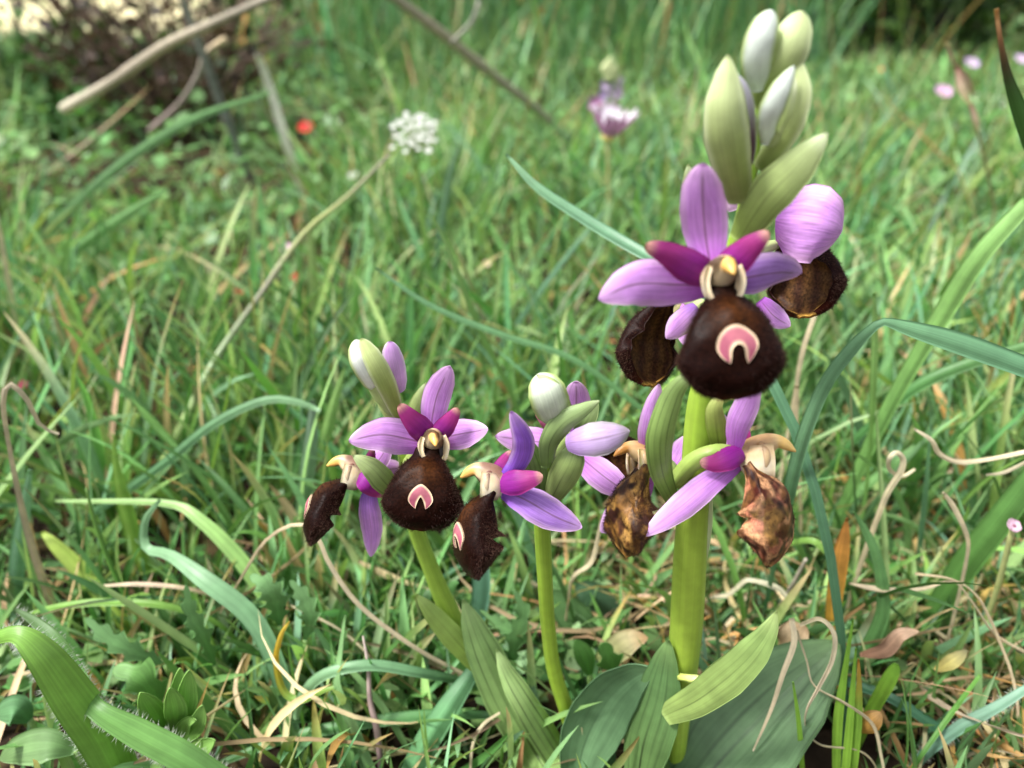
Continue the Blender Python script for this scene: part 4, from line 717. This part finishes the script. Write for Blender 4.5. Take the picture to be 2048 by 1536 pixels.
blade('brownish straw forking below the pinkish one', [(2010, 1310, 118, 8), (1980, 1240, 122, 11), (1950, 1190, 125, 13), (1905, 1160, 128, 14), (1830, 1148, 130, 10)], ('#a06a3c', '#b5845a', '#c8a07c', '#d0a468'), twist=120, **DRY)
blade('pale dead leaf hanging like a needle over the large basal leaf', [(1583, 1236, 112, 14), (1588, 1285, 109, 16), (1565, 1350, 106, 13), (1542, 1420, 104, 9), (1506, 1502, 102, 3)], ('#d8c09a', '#d3b896', '#cbaa8a', '#c4a080'), root=None, **DRY)
blade('dry ribbon straw looped over the large basal leaf', [(1600, 1250, 113, 9), (1640, 1238, 111, 11), (1668, 1268, 109, 13), (1664, 1320, 107, 13), (1636, 1375, 105, 13), (1612, 1420, 103, 13), (1612, 1460, 103, 11), (1640, 1490, 102, 8), (1696, 1497, 102, 5)], ('#cbb08a', '#d6c09c', '#d8c4a0', '#cfa890', '#dcc8a8', '#d8c098'), root='b', n=44, twist=200, **DRY)
blade('curled straw sliding off the large basal leaf', [(1592, 1260, 112, 8), (1612, 1320, 110, 11), (1628, 1372, 107, 13), (1690, 1408, 104, 13), (1745, 1450, 102, 12), (1764, 1520, 100, 8)], ('#c9b088', '#d8c4a0', '#cfae92', '#d3b898', '#c8b08c'), root='b', twist=120, **DRY)
for i, (lb, c) in enumerate([('short bright sprout leaning onto the large basal leaf', [(1672, 1560, 101, 14), (1676, 1440, 104, 18), (1690, 1340, 106, 11), (1706, 1240, 108, 3)]), ('bright sprout with an orange tip beside the large basal leaf', [(1702, 1560, 101, 18), (1714, 1450, 103, 18), (1718, 1380, 104, 11), (1717, 1318, 105, 3)]),
        ('straight bright sprout between leaf and orange-tipped sprout', [(1688, 1570, 100, 16), (1700, 1440, 103, 14), (1712, 1296, 106, 3)]), ('blunt short sprout standing alone in the litter', [(1755, 1400, 112, 26), (1775, 1365, 112, 28), (1788, 1340, 112, 22), (1793, 1328, 112, 8)]), ('thin sprout rising in front of the large basal leaf', [(1606, 1560, 99, 10), (1598, 1450, 101, 9), (1586, 1364, 102, 3)])]):
    blade(lb, c, ('#7fae3c', '#93c048', '#86b848') if i != 1 else ('#7fae3c', '#93c048', '#8ab84a', '#d09a4c'))
blade('fuzzy blue-green blade lying across the litter', [(1880, 1482, 106, 22), (1930, 1448, 106, 24), (2000, 1410, 106, 20), (2070, 1366, 107, 14)], ('#6f9c86', '#86ae94', '#80ab8e'), hair=90)
blade('long dark green blade stretched low over the litter', [(1700, 1365, 120, 18), (1790, 1400, 114, 20), (1880, 1460, 109, 20), (1960, 1520, 105, 16)], ('#4a7a58', '#4f8060', '#467856'))
blade('thin green blade crossing the dark low one', [(1850, 1500, 104, 8), (1900, 1430, 108, 10), (1960, 1350, 114, 6)], ('#5f9a3c', '#6fa648'))
blade('pointed green blade bending between orange blade and tangle', [(1730, 1310, 128, 30), (1766, 1220, 128, 26), (1755, 1120, 129, 20), (1730, 1060, 130, 14), (1708, 1024, 130, 3)], ('#5f9450', '#79ab68', '#86b878'))
blade('hooked thin blade reaching past the withered flower', [(1560, 1090, 150, 8), (1620, 1080, 146, 12), (1650, 1100, 144, 12), (1712, 1152, 142, 4)], ('#6f9c44', '#86b054', '#93b860'), root='a')
blade('tan straw trailing down between the two short stems', [(1135, 1212, 140, 5), (1146, 1155, 138, 9), (1182, 1125, 137, 12), (1196, 1075, 136, 9), (1204, 1030, 136, 5)], ('#c4a884', '#d6c09a', '#cfb890'), root='a', ruffle=.5, **DRY)
blade('grey curled straw bridging behind the tall stem', [(1400, 1215, 150, 8), (1425, 1195, 146, 10), (1455, 1190, 144, 11), (1482, 1168, 143, 13), (1500, 1160, 142, 11), (1560, 1180, 141, 14), (1590, 1230, 138, 10)], ('#b5aa94', '#c8bea8', '#a8b8a4', '#8a9484'), ruffle=.5, **DRY)
stalk('small forked grey twig behind the bract leaf', [(1560, 1210, 146, 8), (1585, 1170, 143, 9), (1612, 1118, 140, 7)], ('#8a8072', '#a09888'), name='grey_twig', cat='twig', m=M_BARK)
blade('glaucous upright blade behind the leaning orchid stem', [(942, 1275, 140, 28), (958, 1215, 140, 36), (962, 1150, 140, 36), (948, 1080, 141, 26), (940, 1040, 142, 8)], ('#6fa08a', '#79aa90', '#80b098'), fold=.15)
blade('folded blue-green blade leaning off the leaning orchid', [(808, 1580, 104, 44), (850, 1490, 108, 50), (900, 1410, 112, 44), (940, 1350, 116, 28), (962, 1300, 119, 8)], ('#5c905e', '#6ea26e', '#66986a'), fold=.55, mm=9)
blade('flat green blade lying level across the shaded soil', [(420, 1535, 106, 10), (560, 1480, 110, 20), (700, 1450, 112, 24), (860, 1430, 114, 22), (980, 1430, 116, 14)], ('#5c8f52', '#6a9e60', '#5a8c54'), root='a')
stalk('shrivelled purplish grey twig hanging down to the soil', [(762, 1540, 106, 11), (754, 1460, 109, 14), (740, 1400, 112, 11), (736, 1330, 115, 8), (726, 1272, 118, 4)], ('#8a7a74', '#7a6664', '#94807a', '#a89a90'), name='withered_twig', cat='twig', m=M_BARK)
blade('tan dry stem bent beside the leaning orchid leaf', [(940, 1560, 104, 6), (945, 1490, 107, 7), (965, 1450, 110, 8), (1000, 1425, 112, 6)], TN, **DRY)
blade('broad glaucous blade standing beside the hooked straw', [(36, 1270, 150, 22), (32, 1150, 150, 28), (44, 1050, 151, 26), (60, 940, 152, 8)], ('#7fae86', '#8ab894', '#93be98'))
blade('yellow-green blade slanting down to the level blade', [(225, 1215, 146, 30), (160, 1140, 150, 32), (110, 1090, 152, 24), (84, 1064, 154, 8)], YG)
blade('upright lime blade next to the dark rush', [(300, 1160, 160, 24), (272, 1090, 162, 30), (250, 1010, 163, 28), (232, 930, 164, 14), (228, 870, 165, 4)], ('#86b048', '#9cc45c', '#a3c866'))
blade('green blade falling toward the tan hoop', [(545, 1215, 140, 28), (480, 1120, 145, 30), (400, 1040, 150, 24), (330, 1006, 154, 14), (110, 1002, 158, 5)], ('#86b25c', '#9cc474', '#a9cc84'))
blade('greyish green blade standing beside the small side flower', [(600, 1060, 175, 26), (612, 960, 176, 32), (622, 870, 177, 26), (626, 800, 178, 10)], ('#7fae6c', '#93b88c', '#8a9f8c'))
blade('bright leaf blade standing right behind the side flower', [(650, 1000, 185, 24), (648, 900, 186, 26), (664, 820, 187, 22), (690, 735, 188, 5)], ('#86b45c', '#9cc472', '#a3c87c'))
blade('yellowing thin leaf behind the leaning orchid stem', [(842, 1172, 150, 6), (800, 1160, 150, 14), (752, 1140, 150, 18), (716, 1122, 150, 6)], ('#a9bf5c', '#cfc85c', '#d9a84a', '#d8a058'), root='a', **DRY)
# ------------------------------------------------------------------ broad-leaved herbs
def herb_leaf(ctrl, w, prof, cols, parent, org, teeth=0, name='leaf', m=M_GRASS, **kw):
    n = kw.pop('n', 26 if not teeth else 64); G, s, t = band(ctrl, w, prof, n=n, m=kw.pop('m', 11), **kw)
    if teeth:
        C = G[:, G.shape[1]//2][:, None]; k_ = .42+.58*np.abs(((s*teeth) % 1)-.25)/.75; G = C+(G-C)*k_[:, None, None]
    mb = MB(); mb.shell(G, s, t, ramp_cols(cols), None, .0002); return mb.build(name, m, parent, org)
LF = ('#6fa048', '#86b45a', '#93bd66'); b0 = np.array([*P(345, 1500, 108)[:2], 0.])
h = thing('leafy_herb', b0, 'small herb with a tuft of oval bright green leaves', 'herb')
for c, w in [([(345, 1470, 102), (310, 1430, 99), (280, 1385, 98)], 50), ([(350, 1470, 102), (352, 1425, 98), (340, 1375, 97)], 44), ([(356, 1470, 102), (372, 1410, 100), (378, 1340, 100)], 42), ([(350, 1480, 102), (358, 1400, 103), (360, 1336, 104)], 40), ([(350, 1490, 101), (390, 1455, 98), (405, 1410, 98)], 36), ([(345, 1490, 101), (300, 1460, 98), (268, 1440, 98)], 36), ([(350, 1510, 100), (395, 1500, 97), (430, 1480, 97)], 40), ([(346, 1520, 100), (330, 1530, 96), (300, 1540, 95)], 44), ([(352, 1520, 100), (375, 1540, 96), (400, 1560, 95)], 40), ([(348, 1500, 102), (370, 1450, 98), (392, 1440, 97)], 30)]:
    herb_leaf(c, w, 'leaf', LF, h, b0, cup=-.2)
C = np.array([P(348, 1530, 104), P(350, 1470, 102), P(352, 1420, 101)]); C[0, 2] = -.001; mb = MB(); mb.tube(catmull(C, 10), .0009, hx('#86aa5a'), 8); mb.build('stem', M_STEM, h, b0)
def one_leaf(label, ctrl, w, cols, teeth=0, prof='leaf', cat='leaf', name='broadleaf_herb', root=True, m=M_GRASS, **kw):
    p = P(*ctrl[0]); b = np.array([p[0], p[1], 0.])
    if name == 'dead_leaf': o = herb_leaf(ctrl, w, prof, cols, None, b, teeth, name, m, **kw); o.location = b; return tag(o, label, cat)
    o = thing(name, b, label, 'herb'); herb_leaf(ctrl, w, prof, cols, o, b, teeth, 'leaf', m, **kw)
    q = clampg([p])[0]; mb = MB(); mb.tube(catmull(np.array([[q[0]+.002, q[1]+.003, -.002], (q+[q[0]+.001, q[1]+.002, 0])/2, q]), 6), .0006, hx('#7a9a58'), 6); mb.build('leaf_stalk', M_STEM, o, b); return o
one_leaf('wide toothed green leaf behind the leafy herb', [(320, 1420, 112), (300, 1380, 110), (270, 1350, 110), (226, 1338, 111)], 96, ('#5f9448', '#79ac5c', '#86b468'), 3)
for lb, c, w in [('jagged-edged greyish leaf lying under the level pale blade', [(330, 1330, 124), (260, 1300, 122), (210, 1270, 122), (170, 1235, 123)], 56), ('jagged-edged leaf standing upright beyond the tan hoop', [(430, 1330, 124), (405, 1270, 122), (380, 1220, 122), (372, 1170, 123)], 46),
        ('feathery jagged leaf under the tan hoop straw', [(560, 1250, 128), (550, 1200, 126), (530, 1170, 126), (500, 1150, 127)], 70), ('feathery leaf beside the twisted blade', [(610, 1280, 126), (620, 1240, 125), (610, 1200, 126), (580, 1160, 127)], 50),
        ('deeply cut leaf between the two short stems', [(1020, 1340, 132), (1030, 1280, 130), (1046, 1230, 130), (1030, 1180, 131)], 50), ('deeply cut leaf low behind the straight short stem', [(1080, 1290, 138), (1040, 1270, 136), (1000, 1250, 136), (960, 1220, 137)], 36)]:
    one_leaf(lb, c, w, ('#5c8c52', '#79a668', '#86b276'), 5, name='thistle_herb', m=M_GRASS)
one_leaf('pointed ivy-like leaf behind the basal leaves', [(1230, 1350, 122), (1220, 1320, 121), (1205, 1285, 121)], 64, ('#5f9a48', '#74ac58', '#7fb462'), 2)
one_leaf('second pointed leaf tucked beside the ivy-like one', [(1180, 1350, 122), (1168, 1310, 121), (1150, 1280, 121)], 40, ('#5f9a48', '#74ac58', '#7fb462'))
one_leaf('pale yellow-green dying leaf lying behind the basal leaves', [(1190, 1330, 132), (1230, 1300, 128), (1262, 1280, 127), (1296, 1276, 127)], 54, ('#b5bf7c', '#cfcf94', '#d8cda0', '#c9a070'), m=M_LEAF)
one_leaf('shaded broad leaf behind the straight short stem', [(1200, 1320, 140), (1165, 1260, 140), (1130, 1215, 142), (1095, 1180, 144)], 70, ('#4c7040', '#587c4a', '#5f8450'), m=M_LEAF, cup=-.2)
one_leaf('dark broad leaf in shade behind the ivy-like leaf', [(1240, 1280, 146), (1210, 1230, 146), (1180, 1190, 147), (1150, 1170, 148)], 76, ('#47684c', '#527456', '#5a7c5c'), m=M_LEAF, cup=-.2)
one_leaf('rounded leaf resting on soil beside the broad bright blade', [(60, 1440, 108), (30, 1420, 107), (-10, 1430, 107)], 60, ('#5a8c58', '#6a9a66', '#729e6c'), m=M_GRASS)
one_leaf('grey-green leaf on the soil below the herb', [(150, 1500, 100), (100, 1490, 99), (40, 1500, 99), (0, 1520, 99)], 70, ('#6a9058', '#7fa268', '#86a86e'), m=M_GRASS)
one_leaf('crumpled papery brown leaf behind the curled straws', [(1560, 1300, 124), (1590, 1270, 122), (1610, 1250, 122)], 60, ('#b5946c', '#d3bc98', '#c4a47c'), m=M_DRY, ruffle=.5, name='dead_leaf')
one_leaf('yellow-green dead leaf scrap lying in the litter', [(1870, 1340, 118), (1900, 1325, 116), (1935, 1300, 116)], 28, ('#d8c878', '#cfc47c', '#8a8660'), m=M_DRY, name='dead_leaf')
one_leaf('mustard dead leaf rolled up in the litter', [(1715, 1460, 106), (1738, 1445, 104), (1762, 1425, 104)], 40, ('#b58a3c', '#c99a4c', '#c49a62'), m=M_DRY, cup=.5, name='dead_leaf')
one_leaf('brown dead leaf propped in the litter', [(1720, 1310, 122), (1770, 1300, 119), (1800, 1270, 118), (1838, 1262, 118)], 30, ('#9a7058', '#b59078', '#d3b494'), m=M_DRY, ruffle=.3, name='dead_leaf')
# ------------------------------------------------------------------ small flowers in the meadow
def stem_to(parent, org, p, rad, col):
    C = np.array([[p[0]+.004, p[1]+.004, float(gz(p[0], p[1]))-.002], [p[0]+.003, p[1]+.002, p[2]*.5], p]); mb = MB(); mb.tube(catmull(C, 12), rad, col, 7); mb.build('stem', M_STEM, parent, org)
def meadow_flower(label, px, py, Y, dpx, pcol, ccol, npet=6, face=(0, -.5, .8), cupk=.3, name='small_flower', cat='flower', under=None, group=None):
    p = P(px, py, Y); r = dpx/2*depth(p)/FPX; b = np.array([p[0], p[1], float(gz(p[0], p[1]))]); o = thing(name, b, label, cat, group)
    n_ = unit(np.array(face, float)); a1 = unit(np.cross(n_, [0, 1., .1])); a2 = np.cross(n_, a1)
    for i in range(npet):
        a = 2*math.pi*i/npet+rng.uniform(-.1, .1); d = a1*math.cos(a)+a2*math.sin(a); s = np.linspace(0, 1, 8); rr = r*rng.uniform(.88, 1.05)
        C = p+np.outer(s, d)*rr*.95+np.outer(cupk*s**1.5*rr, n_); W = rr*math.pi/npet*1.15*np.interp(s, [0, .4, .75, 1], [.35, .8, 1, .35])
        G, s, t = sheet(C, W*.5+W*.3, s, np.linspace(-1, 1, 5), cup=-.1, normal=n_); mb = MB(); mb.shell(G, s, t, np.broadcast_to(pcol*rng.uniform(.9, 1.08), G.shape), None if under is None else np.broadcast_to(under, G.shape), .0002); mb.build('petal', M_PETAL, o, b)
    mb = MB(); mb.tube(np.array([p-n_*r*.12, p, p+n_*r*.1, p+n_*r*.16]), np.array([.15, .3, .26, .08])*r, ccol, 10); mb.build('flower_centre', M_COL, o, b); stem_to(o, b, p-n_*r*.1, max(.0006, r*.09), hx('#a3a870'))
    return o
RED, PK, WH = hx('#d8322c'), hx('#e0bfe6'), hx('#f4f6ee')
meadow_flower('scarlet flower standing by the cream strap', 611, 256, 560, 34, RED, hx('#5a1a1a'), 6)
meadow_flower('scarlet flower low beside the upright pale strap', 592, 556, 330, 22, RED, hx('#5a1a1a'), 5)
meadow_flower('coral flower low in the grass near the scarlet one', 482, 581, 320, 22, hx('#d86050'), hx('#6a2a1a'), 5)
meadow_flower('tiny deep red flower on the grass under the white umbel', 823, 356, 480, 16, hx('#a82020'), hx('#4a1010'), 5)
meadow_flower('tiny white flower near the deep red one', 706, 352, 470, 24, WH, hx('#d8d890'), 5)
meadow_flower('pale pink flower low beside the oat stem', 573, 497, 380, 26, hx('#d8b4cc'), hx('#c8c080'), 5)
meadow_flower('tiny cream flower low behind the crisp-tipped blade', 974, 528, 330, 18, hx('#e6d0b8'), hx('#c8b080'), 5)
meadow_flower('orange-red flower in short grass before the dark shrub', 1757, 141, 1000, 24, hx('#d8602c'), hx('#7a3a1a'), 6)
meadow_flower('mauve daisy between the dry grass ear and dark shrub', 1943, 128, 820, 32, hx('#dcc0e8'), hx('#c8b8a0'), 9)
meadow_flower('rose-pink daisy beside the dry grass ear', 1886, 186, 700, 38, hx('#e8b8e4'), hx('#c8b8a0'), 9)
meadow_flower('mauve daisy behind the tall dark blade', 2042, 120, 820, 30, hx('#d8bce4'), hx('#c8b8a0'), 9)
meadow_flower('pale pink tiny flower on the litter beside the wide blade', 2028, 1052, 132, 30, hx('#e0bcd0'), hx('#7a4a5a'), 5)
meadow_flower('magenta bud-like flower low beside the cream straw', 46, 770, 240, 24, hx('#a83a58'), hx('#6a2030'), 4)
# cupped daisy
meadow_flower('white-topped pink daisy held up on a pale stem', 1216, 276, 385, 104, hx('#f0ecf2'), hx('#d8c878'), 16, face=(.15, -.12, 1), cupk=1.15, name='daisy', cat='daisy', under=hx('#e2a4d4'))
def umbel(label, px, py, Y, wpx, hpx, n=34, col=WH):
    p = P(px, py, Y); k_ = depth(p)/FPX; b = np.array([p[0], p[1], float(gz(p[0], p[1]))]); o = thing('white_umbel', b, label, 'flower'); root = p-np.array([0, 0, wpx*.45*k_])
    for i in range(n):
        a = i*2.4; r = math.sqrt((i+.5)/n)*rng.uniform(.88, 1.1); q = p+(np.array([1., 0, 0])*math.cos(a)*r*wpx/2+np.array([0, .78, .62])*math.sin(a)*r*wpx/2+np.array([0, -.62, .78])*(-r*r*hpx*.25+rng.uniform(-1, 1)*hpx*.1))*k_
        mb = MB(); rr = wpx*.062*k_*rng.uniform(.75, 1.2)
        for j in range(5):
            d = math.cos(j*1.257+i)*np.array([1., 0, 0])+math.sin(j*1.257+i)*np.array([0, .78, .62])+np.array([0, -.62, .78])*.25; s = np.linspace(0, 1, 4); G, s, t = sheet(q+np.outer(s, d)*rr, rr*.5*np.array([.5, 1, 1, .5]), s, np.linspace(-1, 1, 3), normal=[0, -.62, .78]); mb.shell(G, s, t, np.broadcast_to(col*rng.uniform(.7, .95), G.shape), None, .0002)
        mb.build('floret', M_PETAL, o, b); mb = MB(); mb.tube(catmull(np.array([root, (root+q)/2-[0, 0, .0008], q]), 5), .0003, hx('#93a86a'), 5); mb.build('ray', M_STEM, o, b)
    stem_to(o, b, root, .0009, hx('#6f8f48'))
umbel('flat white umbel flower on a green stem', 828, 258, 420, 104, 46)
umbel('blurred white umbel beside the rose-pink daisy', 1985, 203, 720, 62, 30, 16)
umbel('low cream umbel cluster under the rose-pink daisy', 1882, 236, 640, 40, 20, 12, hx('#dfe2c4'))
# lilac spike with a pale green top behind the daisy
p = P(1214, 235, 560); b = np.array([p[0], p[1], float(gz(p[0], p[1]))]); sp = thing('flower_spike', b, 'lilac flower spike with pale green buds behind the daisy', 'flower'); k_ = depth(p)/FPX
stem_to(sp, b, P(1218, 140, 560), .0011, hx('#9aa870'))
for i, (px, py, d, c) in enumerate([(1190, 205, 34, '#cf90c4'), (1206, 190, 26, '#b9a0cc'), (1232, 184, 32, '#bfa4cc'), (1212, 168, 28, '#c4aed0'), (1236, 160, 24, '#c0a8cc'), (1222, 215, 26, '#c8a0cc'), (1200, 222, 22, '#d09ac8')]):
    q = P(px, py, 556); r = d/2*depth(q)/FPX
    mb = MB()
    for j in range(5):
        dd = np.array([math.cos(j*1.257+i), -.3, math.sin(j*1.257+i)]); s = np.linspace(0, 1, 5); G, s, t = sheet(q+np.outer(s, unit(dd))*r, r*.4*np.array([.4, .9, 1, .8, .2]), s, np.linspace(-1, 1, 3)); mb.shell(G, s, t, np.broadcast_to(hx(c), G.shape), None, .0002)
    mb.build('floret', M_PETAL, sp, b)
for px, py, d in [(1218, 150, 26), (1212, 136, 24), (1226, 138, 22), (1220, 124, 18), (1230, 152, 18)]:
    q = P(px, py, 556); r = d/2*depth(q)/FPX; mb = MB(); mb.tube(q+np.outer(np.linspace(-1, 1, 6), [0, 0, 1])*r*1.2, r*np.array([.3, .8, .95, .8, .5, .05]), hx('#c4cc98'), 8); mb.build('bud', M_BUD, sp, b)
# dry grass ear on the right
p = P(1965, 350, 330); b = np.array([p[0], p[1], 0]); e = thing('grass_ear', b, 'drooping reddish straw-coloured wild oat ear', 'grass ear')
C = clampg([P(*q) for q in catmull([(1990, 420, 325), (1965, 300, 320), (1940, 210, 316), (1915, 150, 314), (1895, 88, 312)], 16)]); C = np.vstack([[C[0][0]+.01, C[0][1]+.01, 0], C]); mb = MB(); mb.tube(catmull(C, 20), .0006, hx('#a8a070'), 6); mb.build('stem', M_DRY, e, b)
for c, w in [([(1912, 135, 313), (1922, 170, 311), (1940, 210, 310)], 17), ([(1915, 130, 314), (1936, 165, 314), (1948, 195, 315)], 13), ([(1908, 130, 312), (1900, 105, 311), (1890, 84, 310)], 8), ([(1940, 205, 312), (1950, 235, 311), (1958, 262, 311)], 13)]:
    herb_leaf(c, w, 'leaf', ('#b08a7c', '#c9a88a', '#d8cfa8', '#b0b078'), e, b, name='spikelet', m=M_DRY, n=12, m_=5) if False else ribbon_part('spikelet', M_DRY, e, b, c, w, 'leaf', ramp_cols(('#a8786c', '#d3bca0', '#c0b880')), n=12, m=5)
# ------------------------------------------------------------------ thickets and shrubs
def shrub(label, name, c, size, nleaf, lsz, cols, ntwig, tcol, seed, cat='shrub', gap=.5):
    r_ = np.random.default_rng(seed); b = np.array([c[0], c[1], float(gz(c[0], c[1]))]); o = thing(name, b, label, cat); sx, sy, sz = size
    mb = MB(); tips = []
    for i in range(ntwig):
        a = r_.uniform(0, 6.28); q = r_.uniform(.3, 1)**.5; e = b+np.array([math.cos(a)*sx*q, math.sin(a)*sy*q, sz*r_.uniform(.35, .98)]); st_ = b+np.array([math.cos(a)*sx*.25*r_.uniform(0, 1), math.sin(a)*sy*.25, -.01])
        md = (st_+e)/2+r_.normal(0, .05, 3)*sz+[0, 0, sz*.12]; C = catmull(np.array([st_, md, e]), 9); mb.tube(C, np.linspace(1, .3, 9)*.006*sz/.5, tcol*r_.uniform(.6, 1.3), 6); tips += [C[k] for k in range(3, 9)]
    mb.build('trunk', M_BARK, o, b); tips = np.array(tips); n = nleaf
    q = tips[r_.integers(0, len(tips), n)]+r_.normal(0, 1, (n, 3))*np.array([sx, sy, sz])*.13; q[:, 2] = np.maximum(q[:, 2], b[2]+.005)
    d = unit(r_.normal(0, 1, (n, 3))+[0, 0, .4]); e = unit(np.cross(d, r_.normal(0, 1, (n, 3)))); L_ = lsz*r_.uniform(.6, 1.4, (n, 1)); nn = np.cross(d, e)
    V = np.stack([q, q+(d*.5+e*.28+nn*.06)*L_, q+d*L_, q+(d*.5-e*.28+nn*.06)*L_], 1); I = np.arange(n)[:, None]*4
    pc = np.array([hx(x) for x in cols]); cc = pc[r_.integers(0, len(pc), n)]*r_.uniform(.7, 1.3, (n, 1)); mb = MB(); mb.add(V, I+np.array([[0, 1, 2, 3]]), np.repeat(cc, 4, 0), (.5, .5)); mb.build('crown', M_GRASS, o, b)
sh = lambda px, py: P(px, py, ground_Y(px, py))
shrub('brown twiggy thicket with dead leaves beside tall grass', 'dead_thicket', (-.29, .72, 0), (.13, .09, .17), 1100, .012, ('#4a382e', '#3f3028', '#5c483c', '#3f4e2c', '#35462a'), 110, hx('#7a6656'), 3)
shrub('leafy green thicket at the sunlit meadow edge', 'green_thicket', (-.45, .80, 0), (.08, .07, .08), 2600, .018, ('#5f8450', '#78986a', '#50743f', '#8aa880'), 36, hx('#6a5a48'), 4)
shrub('dark spreading shrub with low blackish branches', 'dark_shrub', (.62, 1.36, 0), (.28, .16, .36), 6500, .018, ('#3f5c2a', '#4f7034', '#33502a', '#66853c'), 60, hx('#4a4246'), 5)
shrub('small dark bush beside the spreading shrub', 'dark_bush', (.40, 1.5, 0), (.16, .12, .18), 3500, .015, ('#4a6a34', '#5a7c3c', '#3a5830', '#7a8f48'), 36, hx('#4a4038'), 6)
shrub('far olive-green bush beyond the arching grass', 'far_bush', (-.1, 4.6, 0), (1.3, .5, .8), 6000, .06, ('#4f6c3c', '#5f7c44', '#42603a'), 50, hx('#5a4c40'), 7)
shrub('far dark green bush behind the spreading shrub', 'far_tree', (2.6, 5.2, 0), (1.4, .6, 1.3), 7000, .07, ('#3f5c30', '#4f6c38', '#35502c'), 60, hx('#4a4038'), 8)
